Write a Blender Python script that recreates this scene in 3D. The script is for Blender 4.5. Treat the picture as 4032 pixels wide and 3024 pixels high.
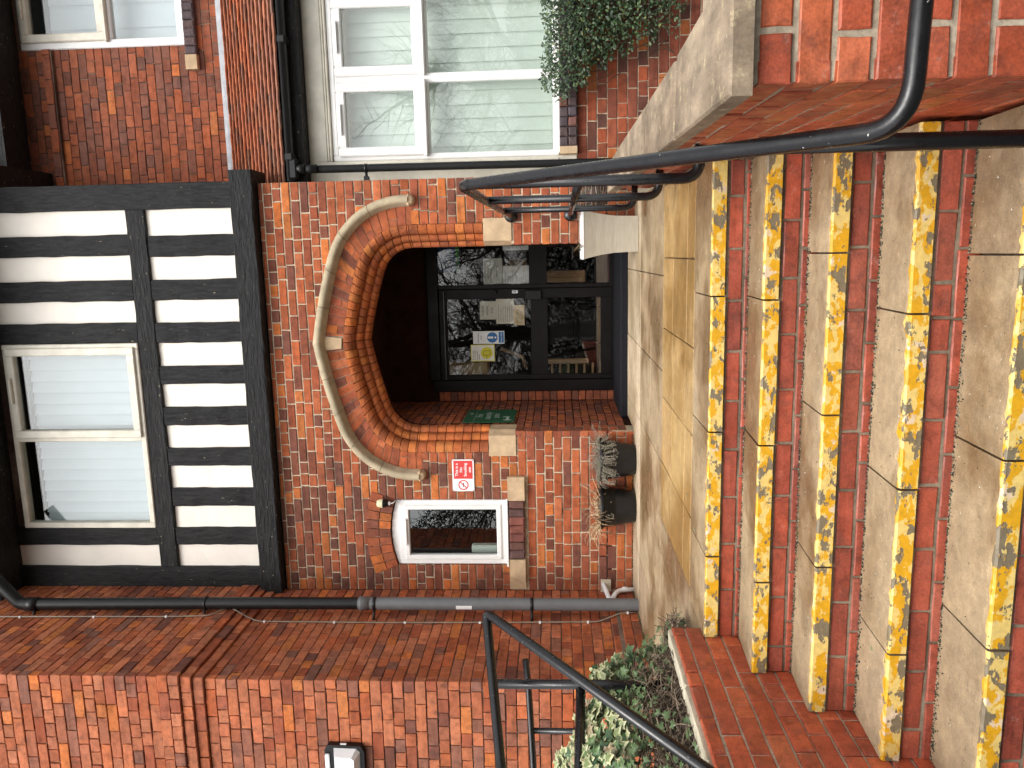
import bpy, bmesh, math, random
from mathutils import Vector, Matrix
R_ = random.Random(7)
for o in list(bpy.data.objects): bpy.data.objects.remove(o)
scene = bpy.context.scene
C = scene.collection

# ---------------------------------------------------------------- camera
YAW, PITCH, ROLL = (math.radians(a) for a in (9.55, 3.37, 0.67))
def cam_axes():
    cy, sy, cp, sp = math.cos(YAW), math.sin(YAW), math.cos(PITCH), math.sin(PITCH)
    f = Vector((-sy*cp, cy*cp, sp)); r = Vector((cy, sy, 0)); u = r.cross(f)
    r2 = r*math.cos(ROLL) - u*math.sin(ROLL); u2 = r*math.sin(ROLL) + u*math.cos(ROLL)
    return r2, u2, f
RA, UA, FA = cam_axes()
cd = bpy.data.cameras.new('camera'); cam = bpy.data.objects.new('camera', cd); C.objects.link(cam)
m = Matrix.Identity(4)
for k, v in enumerate((-UA, RA, -FA)):       # the phone was held upright, the picture is stored on its side
    for j in range(3): m[j][k] = v[j]
cam.matrix_world = m
cd.sensor_fit = 'HORIZONTAL'; cd.sensor_width = 36.0; cd.lens = 36.0*3028/4032
cd.clip_start = 0.05; cd.clip_end = 500
scene.camera = cam
def proj(p):
    p = Vector(p); z = p.dot(FA)
    if z < 0.1: return None
    return (2016 - p.dot(UA)/z*3028, 1512 - p.dot(RA)/z*3028)

# ---------------------------------------------------------------- world and sun (bright overcast)
SUN_EL, SUN_AZ = math.radians(56), math.radians(181)     # azimuth measured from +Y towards +X
w = bpy.data.worlds.new('World'); scene.world = w; w.use_nodes = True
nt = w.node_tree; nt.nodes.clear()
out = nt.nodes.new('ShaderNodeOutputWorld'); bg = nt.nodes.new('ShaderNodeBackground')
sky = nt.nodes.new('ShaderNodeTexSky'); sky.sky_type = 'NISHITA'; sky.sun_disc = False
sky.sun_elevation = SUN_EL; sky.sun_rotation = SUN_AZ; sky.dust_density = 4.0; sky.air_density = 1.0
hs = nt.nodes.new('ShaderNodeHueSaturation'); hs.inputs['Saturation'].default_value = 0.12
nt.links.new(sky.outputs[0], hs.inputs['Color']); nt.links.new(hs.outputs[0], bg.inputs[0])
bg.inputs[1].default_value = 0.15
nt.links.new(bg.outputs[0], out.inputs[0])
sd = bpy.data.lights.new('sun', 'SUN'); sun = bpy.data.objects.new('sun', sd); C.objects.link(sun)
sd.energy = 0.8; sd.angle = math.radians(24); sd.color = (1.0, 0.95, 0.88)
sdir = Vector((math.sin(SUN_AZ)*math.cos(SUN_EL), math.cos(SUN_AZ)*math.cos(SUN_EL), math.sin(SUN_EL)))
sun.rotation_euler = (-sdir).to_track_quat('-Z', 'Y').to_euler(); sun.location = (0, -6, 9)
vs = scene.view_settings; vs.view_transform = 'Standard'; vs.look = 'None'; vs.gamma = 1.0; vs.use_curve_mapping = False
vs.exposure = 1.0
scene.render.engine = 'CYCLES'
scene.render.resolution_x = 1024; scene.render.resolution_y = 768
scene.cycles.max_bounces = 8; scene.cycles.transparent_max_bounces = 16

# ---------------------------------------------------------------- materials
MATS = {}
def nodes(name):
    m = bpy.data.materials.new(name); m.use_nodes = True; t = m.node_tree; t.nodes.clear()
    o = t.nodes.new('ShaderNodeOutputMaterial'); b = t.nodes.new('ShaderNodeBsdfPrincipled')
    t.links.new(b.outputs[0], o.inputs[0]); MATS[name] = m
    return m, t, b
def N(t, typ, **kw):
    n = t.nodes.new(typ)
    for k, v in kw.items():
        if k in n.inputs: n.inputs[k].default_value = v
        else: setattr(n, k, v)
    return n
def noise(t, scale, detail=4, rough=.55, stretch=None, obj=False, w=None):
    g = t.nodes.new('ShaderNodeTexCoord') if obj else t.nodes.new('ShaderNodeNewGeometry')
    src = g.outputs['Object'] if obj else g.outputs['Position']
    if stretch:
        mp = N(t, 'ShaderNodeMapping'); mp.inputs['Scale'].default_value = stretch
        t.links.new(src, mp.inputs[0]); src = mp.outputs[0]
    n = N(t, 'ShaderNodeTexNoise', Scale=scale, Detail=detail, Roughness=rough)
    t.links.new(src, n.inputs['Vector'])
    return n.outputs['Fac']
def ramp(t, fac, stops, interp='LINEAR'):
    r = t.nodes.new('ShaderNodeValToRGB'); r.color_ramp.interpolation = interp
    e = r.color_ramp.elements
    while len(e) < len(stops): e.new(.5)
    for k, (p, c) in enumerate(stops):
        e[k].position = p; e[k].color = (c, c, c, 1) if not hasattr(c, '__len__') else (*c[:3], 1)
    t.links.new(fac, r.inputs[0]); return r.outputs[0]
def mix(t, fac, a, b, mode='MIX'):
    n = t.nodes.new('ShaderNodeMix'); n.data_type = 'RGBA'; n.blend_type = mode
    for sock, v in ((n.inputs[0], fac), (n.inputs[6], a), (n.inputs[7], b)):
        if isinstance(v, (int, float)): sock.default_value = v if sock == n.inputs[0] else (v, v, v, 1)
        elif hasattr(v, '__len__'): sock.default_value = (*v[:3], 1)
        else: t.links.new(v, sock)
    return n.outputs[2]
def bump(t, b, h, strength=.4, dist=.01, prev=None):
    n = N(t, 'ShaderNodeBump', Strength=strength, Distance=dist); t.links.new(h, n.inputs['Height'])
    if prev: t.links.new(prev, n.inputs['Normal'])
    t.links.new(n.outputs[0], b.inputs['Normal']); return n.outputs[0]
def attr(t, name='col'):
    a = t.nodes.new('ShaderNodeAttribute'); a.attribute_name = name; return a.outputs['Color']

def mat_brick(name, rough=(.75, .95), pale=.12, dark=.5, grain=60):
    m, t, b = nodes(name)
    c = attr(t)
    mott = ramp(t, noise(t, 15, 7, .72), [(.28, .52), (.5, .98), (.74, 1.32)])
    c = mix(t, 1.0, c, mott, 'MULTIPLY')
    st = ramp(t, noise(t, 11, 8, .74), [(.53, 0), (.68, dark)])
    c = mix(t, st, c, (.07, .045, .038))
    sp = ramp(t, noise(t, 13, 8, .78), [(.60 if pale > .3 else .66, 0), (.74, pale)])
    c = mix(t, sp, c, (.55, .42, .36))
    fine = ramp(t, noise(t, grain*3, 3, .6), [(.3, .85), (.7, 1.12)])
    c = mix(t, 1.0, c, fine, 'MULTIPLY')
    t.links.new(c, b.inputs['Base Color'])
    r = ramp(t, noise(t, 12, 4), [(.35, rough[0]), (.65, rough[1])]); t.links.new(r, b.inputs['Roughness'])
    bump(t, b, noise(t, grain, 6, .7), .5, .004)
    b.inputs['Specular IOR Level'].default_value = .22 if pale < .3 else .45
    return m
mat_brick('brick')
mat_brick('brick_engineering', (.32, .7), .55, .45, 40)
def mat_simple(name, col, rough=.5, var=.12, scale=20, bmp=.1, metallic=0, spec=.5, stretch=None, bdist=.002):
    m, t, b = nodes(name)
    v = ramp(t, noise(t, scale, 5, .6, stretch), [(.3, 1-var), (.7, 1+var)])
    t.links.new(mix(t, 1.0, col, v, 'MULTIPLY'), b.inputs['Base Color'])
    r = ramp(t, noise(t, scale*.6, 4, .6, stretch), [(.3, max(.02, rough-.1)), (.7, min(1, rough+.1))])
    t.links.new(r, b.inputs['Roughness'])
    b.inputs['Metallic'].default_value = metallic; b.inputs['Specular IOR Level'].default_value = spec
    if bmp: bump(t, b, noise(t, scale*3, 5, .6, stretch), bmp, bdist)
    return m
def mat_attr(name, rough=.6, var=.15, scale=30, bmp=.15, spec=.4):
    m, t, b = nodes(name)
    v = ramp(t, noise(t, scale, 5, .6), [(.3, 1-var), (.7, 1+var)])
    t.links.new(mix(t, 1.0, attr(t), v, 'MULTIPLY'), b.inputs['Base Color'])
    b.inputs['Roughness'].default_value = rough; b.inputs['Specular IOR Level'].default_value = spec
    if bmp: bump(t, b, noise(t, scale*4, 4), bmp, .002)
    return m
# mortar: cream repointing in places, old dark joints elsewhere
def mat_mortar(name, cream, old, lo, hi, scale=1.1):
    m, t, b = nodes(name)
    f = ramp(t, noise(t, scale, 5, .7), [(lo, 0), (hi, 1)])
    c = mix(t, f, old, cream)
    v = ramp(t, noise(t, 60, 4), [(.3, .75), (.7, 1.15)])
    t.links.new(mix(t, 1.0, c, v, 'MULTIPLY'), b.inputs['Base Color'])
    b.inputs['Roughness'].default_value = .95; bump(t, b, noise(t, 90, 5), .6, .004)
mat_mortar('mortar', (.56, .46, .33), (.15, .095, .065), .36, .48)
mat_mortar('mortar_old', (.28, .20, .14), (.09, .055, .042), .45, .62)
mat_mortar('mortar_grey', (.56, .49, .37), (.36, .30, .22), .40, .60, 3)
mat_mortar('mortar_shade_tone', (.26, .21, .15), (.13, .10, .07), .40, .60, 3)  # riser mortar, shade on the recessed risers put into its colour
mat_simple('sandstone', (.50, .36, .22), .9, .22, 9, .5, bdist=.004)
mat_simple('sandstone_grey', (.40, .33, .22), .95, .25, 8, .5, bdist=.004)
mat_simple('upvc', (.80, .79, .77), .35, .04, 6, .02)
mat_simple('upvc_old', (.66, .62, .52), .5, .14, 7, .05)
mat_simple('render_white', (.86, .80, .715), .8, .04, 5, .35, bdist=.003)
mat_simple('planter_stone', (.40, .355, .28), .8, .10, 9, .2, stretch=(1, 1, 6))
mat_simple('black_plastic', (.008, .008, .0085), .42, .25, 14, .06, spec=.35)
mat_simple('grey_plastic', (.13, .135, .14), .42, .10, 10, .05)
mat_simple('black_frame', (.007, .0055, .005), .45, .2, 10, .03, spec=.2)
mat_simple('porch_shade', (.035, .014, .010), .95, .4, 6, .2, spec=.1)  # near-black colour stands in for the shade of the deep porch
mat_simple('mat_black', (.008, .008, .011), .8, .3, 60, .3, spec=.2)
mat_simple('lead', (.30, .31, .33), .5, .2, 9, .2)
mat_simple('soil', (.05, .035, .022), 1.0, .5, 30, .8, bdist=.01)
mat_simple('cable', (.25, .20, .15), .6, .2, 20, .05)
mat_simple('white_plastic', (.80, .80, .80), .3, .03, 10, 0)
mat_simple('blind', (.72, .76, .70), .6, .03, 5, 0)
mat_simple('blind_cool', (.55, .57, .62), .6, .03, 5, 0)
mat_simple('asphalt', (.06, .058, .055), .9, .3, 40, .5)
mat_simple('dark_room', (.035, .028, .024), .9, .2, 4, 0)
mat_simple('cream_wall', (.72, .54, .28), .8, .08, 3, 0)  # this, the pink floor and the wood are brightened in place of hall light
mat_simple('pink_floor', (.60, .12, .12), .6, .15, 4, 0)
mat_simple('wood', (.58, .40, .22), .5, .2, 20, .1)
mat_simple('bark', (.06, .048, .036), .95, .3, 20, .5)
mat_attr('leaf', .42, .25, 40, .1)
mat_attr('hedge_leaf', .9, .25, 40, 0, .05)
mat_attr('paint', .5, .03, 10, 0)
mat_attr('twig', .85, .25, 60, .1)
mat_attr('tile', .85, .3, 25, .4)
m, t, b = nodes('steel_paint')                     # black gloss on steel, chipped and dusty
c = mix(t, ramp(t, noise(t, 55, 3, .7), [(.725, 0), (.735, 1)]), (.0055, .0055, .0065), (.5, .48, .45))
t.links.new(c, b.inputs['Base Color'])
t.links.new(ramp(t, noise(t, 25, 4), [(.3, .20), (.7, .38)]), b.inputs['Roughness']); bump(t, b, noise(t, 80, 4), .12, .002); b.inputs['Specular IOR Level'].default_value = .55
m, t, b = nodes('timber')                          # black painted oak, cracked along the grain, flecks of bare paint
n1 = noise(t, 30, 6, .7, (1.5, 1, .25)); fl = noise(t, 60, 4, .7, (1, 1, .22))
c = mix(t, ramp(t, n1, [(.3, 0), (.7, 1)]), (.003, .003, .0035), (.030, .030, .031))
c = mix(t, ramp(t, fl, [(.690, 0), (.705, 1)]), c, (.42, .36, .24))
t.links.new(c, b.inputs['Base Color']); b.inputs['Roughness'].default_value = .62; b.inputs['Specular IOR Level'].default_value = .25
bump(t, b, n1, 1.0, .02)
m, t, b = nodes('timber_h')
n1 = noise(t, 30, 6, .7, (.25, 1, 1.5)); fl = noise(t, 45, 4, .7, (.5, 1, 1))
c = mix(t, ramp(t, n1, [(.3, 0), (.7, 1)]), (.003, .003, .0035), (.030, .030, .031))
c = mix(t, ramp(t, fl, [(.675, 0), (.69, 1)]), c, (.50, .44, .30))
t.links.new(c, b.inputs['Base Color']); b.inputs['Roughness'].default_value = .6; b.inputs['Specular IOR Level'].default_value = .25
bump(t, b, n1, 1.0, .02)
def mat_slab(name, base, light, wet=.35, lich=.0):
    m, t, b = nodes(name)
    big = noise(t, 1.3, 6, .62); md = noise(t, 7, 7, .68, (1.6, .5, 1) if lich else None)
    c = mix(t, ramp(t, big, [(.41, 0), (.57, 1)]), base, light)
    c = mix(t, 1.0, c, attr(t), 'MULTIPLY')
    c = mix(t, 1.0, c, ramp(t, md, [(.28, .45 if lich else .74), (.72, 1.45 if lich else 1.2)]), 'MULTIPLY')
    c = mix(t, 1.0, c, ramp(t, noise(t, 130, 3, .6), [(.3, .82), (.7, 1.14)]), 'MULTIPLY')
    c = mix(t, ramp(t, noise(t, 60, 3, .6), [(.71, 0), (.73, .7)]), c, (.62, .58, .50))
    if lich: c = mix(t, ramp(t, noise(t, 14, 8, .8), [(.56, 0), (.64, lich*.8)]), c, (.50, .42, .24))
    if not lich: c = mix(t, 1.0, c, ramp(t, noise(t, 26, 6, .7), [(.3, .80), (.7, 1.15)]), 'MULTIPLY')
    t.links.new(c, b.inputs['Base Color'])
    t.links.new(ramp(t, big, [(.36, wet), (.6, .8)]), b.inputs['Roughness'])
    bump(t, b, noise(t, 150, 5, .7), .35, .003)
    return t, b
mat_slab('slab', (.195, .122, .058), (.37, .275, .165), .26)
mat_slab('slab_dry', (.37, .275, .168), (.52, .415, .285), .5)
mat_slab('coping', (.20, .145, .095), (.34, .262, .18), .7, .9)
mat_slab('coping_pale', (.42, .38, .28), (.55, .50, .38), .8, .4)
t, b = mat_slab('tactile', (.29, .165, .048), (.41, .265, .105), .35)
g = t.nodes.new('ShaderNodeNewGeometry'); vo = N(t, 'ShaderNodeTexVoronoi', Scale=15.0); vo.inputs['Randomness'].default_value = 0.0
t.links.new(g.outputs['Position'], vo.inputs['Vector'])
bump(t, b, ramp(t, vo.outputs['Distance'], [(.18, 1), (.30, 0)]), .8, .008)
m, t, b = nodes('yellow_paint')                    # step edge paint: two coats flaking to bare concrete
n1 = noise(t, 15, 8, .64, (.75, 1, 1.2)); n2 = noise(t, 18, 7, .6, (.7, 1, 1.2))
c = mix(t, ramp(t, n2, [(.50, 0), (.515, 1)]), (.66, .345, .010), (.72, .53, .17))
c = mix(t, ramp(t, noise(t, 13, 7, .62), [(.61, 0), (.625, 1)]), c, (.66, .52, .36))
c = mix(t, ramp(t, n1, [(.545, 0), (.555, 1)]), c, (.20, .16, .10))
c = mix(t, 1.0, c, ramp(t, noise(t, 45, 4), [(.3, .85), (.7, 1.1)]), 'MULTIPLY')
t.links.new(c, b.inputs['Base Color']); b.inputs['Roughness'].default_value = .5
bump(t, b, ramp(t, n1, [(.545, 1), (.585, 0)]), .5, .004)
def mat_glass(name, tint, ior):
    m = bpy.data.materials.new(name); m.use_nodes = True; t = m.node_tree; t.nodes.clear(); MATS[name] = m
    o = t.nodes.new('ShaderNodeOutputMaterial'); mx = t.nodes.new('ShaderNodeMixShader')
    tr = t.nodes.new('ShaderNodeBsdfTransparent'); gl = t.nodes.new('ShaderNodeBsdfGlossy')
    tr.inputs[0].default_value = (*tint, 1); gl.inputs['Roughness'].default_value = .0
    lw = t.nodes.new('ShaderNodeLayerWeight'); lw.inputs['Blend'].default_value = .5
    pw_ = N(t, 'ShaderNodeMath', operation='POWER'); t.links.new(lw.outputs['Facing'], pw_.inputs[0]); pw_.inputs[1].default_value = 5.0
    ml = N(t, 'ShaderNodeMath', operation='MULTIPLY_ADD'); t.links.new(pw_.outputs[0], ml.inputs[0]); ml.inputs[1].default_value = 1-ior; ml.inputs[2].default_value = ior
    t.links.new(ml.outputs[0], mx.inputs[0]); t.links.new(tr.outputs[0], mx.inputs[1]); t.links.new(gl.outputs[0], mx.inputs[2])
    t.links.new(mx.outputs[0], o.inputs[0])
mat_glass('glass', (.93, .96, .95), .085)          # both faces of the pane reflect (double glazing)
mat_glass('glass_door', (.95, .95, .94), .075)

# ---------------------------------------------------------------- object helpers
WL = {}
def thing(name, label, cat, loc=(0, 0, 0), group=None, parent=None):
    o = bpy.data.objects.new(name, None); C.objects.link(o); o.empty_display_size = .1
    WL[o] = Vector(loc)
    if parent is not None: o.parent = parent; o.location = WL[o] - WL[parent]
    else: o.location = loc
    tag(o, label, cat, group); return o
def tag(o, label=None, cat=None, group=None, kind=None):
    for k, v in (('label', label), ('category', cat), ('group', group), ('kind', kind)):
        if v: o[k] = v
    return o
class MB:
    def __init__(s): s.V = []; s.F = []; s.K = []; s.M = []; s.S = []
    def face(s, pts, col=(1, 1, 1), mi=0, smooth=False):
        i = len(s.V); s.V += [tuple(p) for p in pts]; s.F.append(tuple(range(i, i+len(pts)))); s.K.append(col); s.M.append(mi); s.S.append(smooth)
    def mesh(s, V, F, col=(1, 1, 1), mi=0, smooth=False):
        i = len(s.V); s.V += [tuple(p) for p in V]
        for f in F: s.F.append(tuple(i+k for k in f)); s.K.append(col); s.M.append(mi); s.S.append(smooth)
    def box(s, a, b, col=(1, 1, 1), mi=0, bev=0):
        x0, y0, z0 = (min(a[k], b[k]) for k in range(3)); x1, y1, z1 = (max(a[k], b[k]) for k in range(3))
        if bev <= 0:
            V = [(x, y, z) for z in (z0, z1) for y in (y0, y1) for x in (x0, x1)]
            s.mesh(V, [(0, 2, 3, 1), (4, 5, 7, 6), (0, 1, 5, 4), (1, 3, 7, 5), (3, 2, 6, 7), (2, 0, 4, 6)], col, mi); return
        bev = min(bev, (x1-x0)*.45, (y1-y0)*.45, (z1-z0)*.45); e = bev
        V = []; idx = {}
        for ix, x in ((0, x0), (1, x1)):
            for iy, y in ((0, y0), (1, y1)):
                for iz, z in ((0, z0), (1, z1)):
                    dx, dy, dz = (e if not ix else -e), (e if not iy else -e), (e if not iz else -e)
                    for ax, p in ((0, (x, y+dy, z+dz)), (1, (x+dx, y, z+dz)), (2, (x+dx, y+dy, z))):
                        idx[ix, iy, iz, ax] = len(V); V.append(p)
        F = []
        for ax in range(3):
            o1, o2 = [k for k in range(3) if k != ax]
            for sd_ in (0, 1):
                q = []
                for p1, p2 in ((0, 0), (1, 0), (1, 1), (0, 1)):
                    c = [0, 0, 0]; c[ax] = sd_; c[o1] = p1; c[o2] = p2; q.append(idx[(*c, ax)])
                F.append(tuple(q if (sd_ == 1) == (ax != 1) else q[::-1]))
        for ax in range(3):
            o1, o2 = [k for k in range(3) if k != ax]
            for p1 in (0, 1):
                for p2 in (0, 1):
                    q = []
                    for e_, a_ in ((0, o1), (0, o2), (1, o2), (1, o1)):
                        c = [0, 0, 0]; c[ax] = e_; c[o1] = p1; c[o2] = p2; q.append(idx[(*c, a_)])
                    F.append(tuple(q))
        for ix in (0, 1):
            for iy in (0, 1):
                for iz in (0, 1): F.append(tuple(idx[ix, iy, iz, a_] for a_ in range(3)))
        s.mesh(V, F, col, mi)
    def tube(s, path, r, seg=10, cap=True, col=(1, 1, 1), mi=0, smooth=True):
        path = [Vector(p) for p in path]; n = len(path); rs = r if hasattr(r, '__len__') else [r]*n
        i0 = len(s.V); up = None
        for k, p in enumerate(path):
            d = (path[min(k+1, n-1)] - path[max(k-1, 0)]).normalized()
            if up is None: up = Vector((0, 0, 1)) if abs(d.z) < .9 else Vector((1, 0, 0))
            a = (up - d*up.dot(d)).normalized(); up = a; b_ = d.cross(a)
            for j in range(seg):
                th = 2*math.pi*j/seg; s.V.append(tuple(p + (a*math.cos(th) + b_*math.sin(th))*rs[k]))
        for k in range(n-1):
            for j in range(seg):
                a0 = i0+k*seg+j; a1 = i0+k*seg+(j+1) % seg
                s.F.append((a0, a1, a1+seg, a0+seg)); s.K.append(col); s.M.append(mi); s.S.append(smooth)
        if cap:
            s.F.append(tuple(i0+j for j in range(seg))[::-1]); s.F.append(tuple(i0+(n-1)*seg+j for j in range(seg)))
            s.K += [col]*2; s.M += [mi]*2; s.S += [False]*2
    def lathe(s, prof, c, seg=32, col=(1, 1, 1), mi=0, smooth=True, axis='z'):
        i0 = len(s.V); n = len(prof)
        for r, h in prof:
            for j in range(seg):
                th = 2*math.pi*j/seg; x, y = r*math.cos(th), r*math.sin(th)
                s.V.append((c[0]+x, c[1]+y, c[2]+h) if axis == 'z' else ((c[0]+x, c[1]+h, c[2]+y) if axis == 'y' else (c[0]+h, c[1]+x, c[2]+y)))
        for k in range(n-1):
            for j in range(seg):
                a0 = i0+k*seg+j; a1 = i0+k*seg+(j+1) % seg
                s.F.append((a0, a1, a1+seg, a0+seg)); s.K.append(col); s.M.append(mi); s.S.append(smooth)
    def build(s, name, mats, parent=None, origin=None, label=None, cat=None, group=None, kind=None, fix=True):
        if isinstance(mats, str): mats = [mats]
        if origin is None:
            lo = [min(v[k] for v in s.V) for k in range(3)]; hi = [max(v[k] for v in s.V) for k in range(3)]
            origin = [(lo[k]+hi[k])/2 for k in range(3)]
        O = Vector(origin)
        me = bpy.data.meshes.new(name); me.from_pydata([(v[0]-O.x, v[1]-O.y, v[2]-O.z) for v in s.V], [], s.F)
        a = me.attributes.new('col', 'FLOAT_COLOR', 'FACE')
        a.data.foreach_set('color', [x for k in s.K for x in (k[0], k[1], k[2], 1.0)])
        me.polygons.foreach_set('material_index', s.M); me.polygons.foreach_set('use_smooth', s.S)
        for mn in mats: me.materials.append(MATS[mn])
        if fix:
            bm = bmesh.new(); bm.from_mesh(me); bmesh.ops.recalc_face_normals(bm, faces=bm.faces); bm.to_mesh(me); bm.free()
        o = bpy.data.objects.new(name, me); C.objects.link(o); WL[o] = O
        if parent is not None: o.parent = parent; o.location = O - WL[parent]
        else: o.location = O
        return tag(o, label, cat, group, kind)
def fillet(pts, r, n=7):
    pts = [Vector(p) for p in pts]; out = [pts[0]]
    for k in range(1, len(pts)-1):
        a, b_, c = pts[k-1], pts[k], pts[k+1]; d1 = (a-b_).normalized(); d2 = (c-b_).normalized()
        rr = min(r, (a-b_).length*.49, (c-b_).length*.49)
        p0, p2 = b_+d1*rr, b_+d2*rr
        for j in range(n+1):
            q = j/n; out.append(p0*(1-q)**2 + b_*2*q*(1-q) + p2*q*q)
    out.append(pts[-1]); return out
def text(body, size, frame, uv, off, col, parent, mat='paint', align='LEFT', name='lettering', bold=0.0, line=1.0, extr=.0006):
    """flat lettering laid in a plane: frame = (O, U, W, Nrm)"""
    cu = bpy.data.curves.new(name, 'FONT'); cu.body = body; cu.size = size; cu.align_x = align; cu.offset = bold; cu.space_line = line
    cu.resolution_u = 3; tmp = bpy.data.objects.new('tmp', cu); C.objects.link(tmp)
    dg = bpy.context.evaluated_depsgraph_get(); me = bpy.data.meshes.new_from_object(tmp.evaluated_get(dg))
    bpy.data.objects.remove(tmp)
    O, U, W, Nn = frame; mb = MB(); P = []
    for v in me.vertices: P.append(O + U*(uv[0]+v.co.x) + W*(uv[1]+v.co.y) + Nn*off)
    mb.mesh(P, [tuple(p.vertices) for p in me.polygons], col)
    bpy.data.meshes.remove(me)
    return mb.build(name, mat, parent, fix=False)

# ---------------------------------------------------------------- brickwork
def jit(a): return R_.uniform(-a, a)
def pick(pal):
    r = R_.random()*sum(p[3] for p in pal); 
    for p in pal:
        r -= p[3]
        if r <= 0: break
    k = 1+jit(.16); h = jit(.08)
    return (p[0]*k*(1+h)*.98, p[1]*k*1.2, p[2]*k*(1-h)*1.15)
def brick_into(mb, fr, u0, u1, v0, v1, off, dep, col, bev=.004, wob=.0025, mi=0):
    O, U, W, Nn = fr
    um, vm = (u0+u1)/2, (v0+v1)/2
    ring = [(u0, v0), (um, v0), (u1, v0), (u1, vm), (u1, v1), (um, v1), (u0, v1), (u0, vm)]
    tilt_u, tilt_v = jit(.0018), jit(.0012)
    P = []
    for lev in range(3):
        for k, (u, v) in enumerate(ring):
            ju, jv = (jit(wob), jit(wob)) if lev < 2 else (0, 0)
            e = bev if lev == 0 else 0
            uu = u + (e if u == u0 else (-e if u == u1 else 0)) + ju*(.6 if lev == 0 else 1)
            vv = v + (e if v == v0 else (-e if v == v1 else 0)) + jv*(.6 if lev == 0 else 1)
            n = off + ((tilt_u if u == u1 else -tilt_u) + (tilt_v if v == v1 else -tilt_v)) - (0 if lev == 0 else (bev if lev == 1 else dep))
            P.append(O + U*uu + W*vv + Nn*n)
    F = [tuple(range(8))]
    for lev in range(2):
        for k in range(8):
            a, b_ = lev*8+k, lev*8+(k+1) % 8; F.append((a, a+8, b_+8, b_))
    mb.mesh(P, F, col, mi)
def sub_intervals(a, b, holes):
    segs = [(a, b)]
    for h0, h1 in holes:
        nx = []
        for s0, s1 in segs:
            if h1 <= s0 or h0 >= s1: nx.append((s0, s1)); continue
            if h0 > s0: nx.append((s0, h0))
            if h1 < s1: nx.append((h1, s1))
        segs = nx
    return segs
def lay(fr, u0, u1, v0, v1, ch, L, joint, pal, holes=None, off=None, phase=0, hdr=4, dep=.06, bev=.004, wob=.0025, ext0=None, ext1=None):
    """courses of bricks between u0..u1 and v0..v1; returns specs"""
    S = []; k = 0; v = v0
    while v < v1 - joint*2:
        va, vb = v, min(v+ch-joint, v1); vm = (va+vb)/2
        hs_ = holes(vm) if holes else []
        head = hdr and ((k+phase) % hdr == hdr-1)
        l = L/2 if head else L
        st = ((k+phase) % 2)*L/2 + (L/4 if head else 0) + jit(.012)
        for s0, s1 in sub_intervals(u0-(ext0(vm) if ext0 else 0), u1+(ext1(vm) if ext1 else 0), hs_):
            n0 = math.floor((s0 - (u0 - st))/l); u = u0 - st + n0*l
            cuts = []
            while u < s1:
                if not head and R_.random() < .10: cuts += [u, u+l/2]
                else: cuts.append(u)
                u += l
            cuts.append(u)
            cl = [s0] + [c for c in cuts if s0+.05 < c < s1-.05] + [s1]
            for a, b_ in zip(cl[:-1], cl[1:]):
                ja = joint/2 if a != s0 else .001; jb = joint/2 if b_ != s1 else .001
                if b_-jb-(a+ja) < .015: continue
                S.append((fr, a+ja, b_-jb, va+jit(.0015), vb+jit(.0015), (off(vm) if off else 0)+jit(.0022), dep, pick(pal(( a+b_)/2, vm) if callable(pal) else pal), bev, wob))
        v += ch; k += 1
    return S
def spec_area(s):
    fr, a, b_, va, vb, off = s[:6]; O, U, W, Nn = fr
    q = [proj(O+U*u+W*v+Nn*off) for u, v in ((a, va), (b_, va), (b_, vb), (a, vb))]
    if any(p is None for p in q): return 0
    cx = sum(p[0] for p in q)/4; cy = sum(p[1] for p in q)/4
    if not (-30 < cx < 4062 and -30 < cy < 3054): return 0
    return abs(sum(q[k][0]*q[(k+1) % 4][1]-q[(k+1) % 4][0]*q[k][1] for k in range(4)))/2
def emit(S, parent, mat='brick', limit=300, name='brick'):
    S = sorted(S, key=spec_area, reverse=True)
    for s in S[:limit]:
        mb = MB(); brick_into(mb, *s); mb.build(name, mat, parent)
    if S[limit:]:
        mb = MB()
        for s in S[limit:]: brick_into(mb, *s)
        mb.build(name+'work', mat, parent, kind='stuff')
X1, Y1, Z1 = Vector((1, 0, 0)), Vector((0, 1, 0)), Vector((0, 0, 1)); O0 = Vector((0, 0, 0))
def FRONT(y): return (Vector((0, y, 0)), X1, Z1, -Y1)         # wall facing the visitor
def SIDE(x): return (Vector((x, 0, 0)), Y1, Z1, X1)            # wall facing right (+X)
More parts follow.
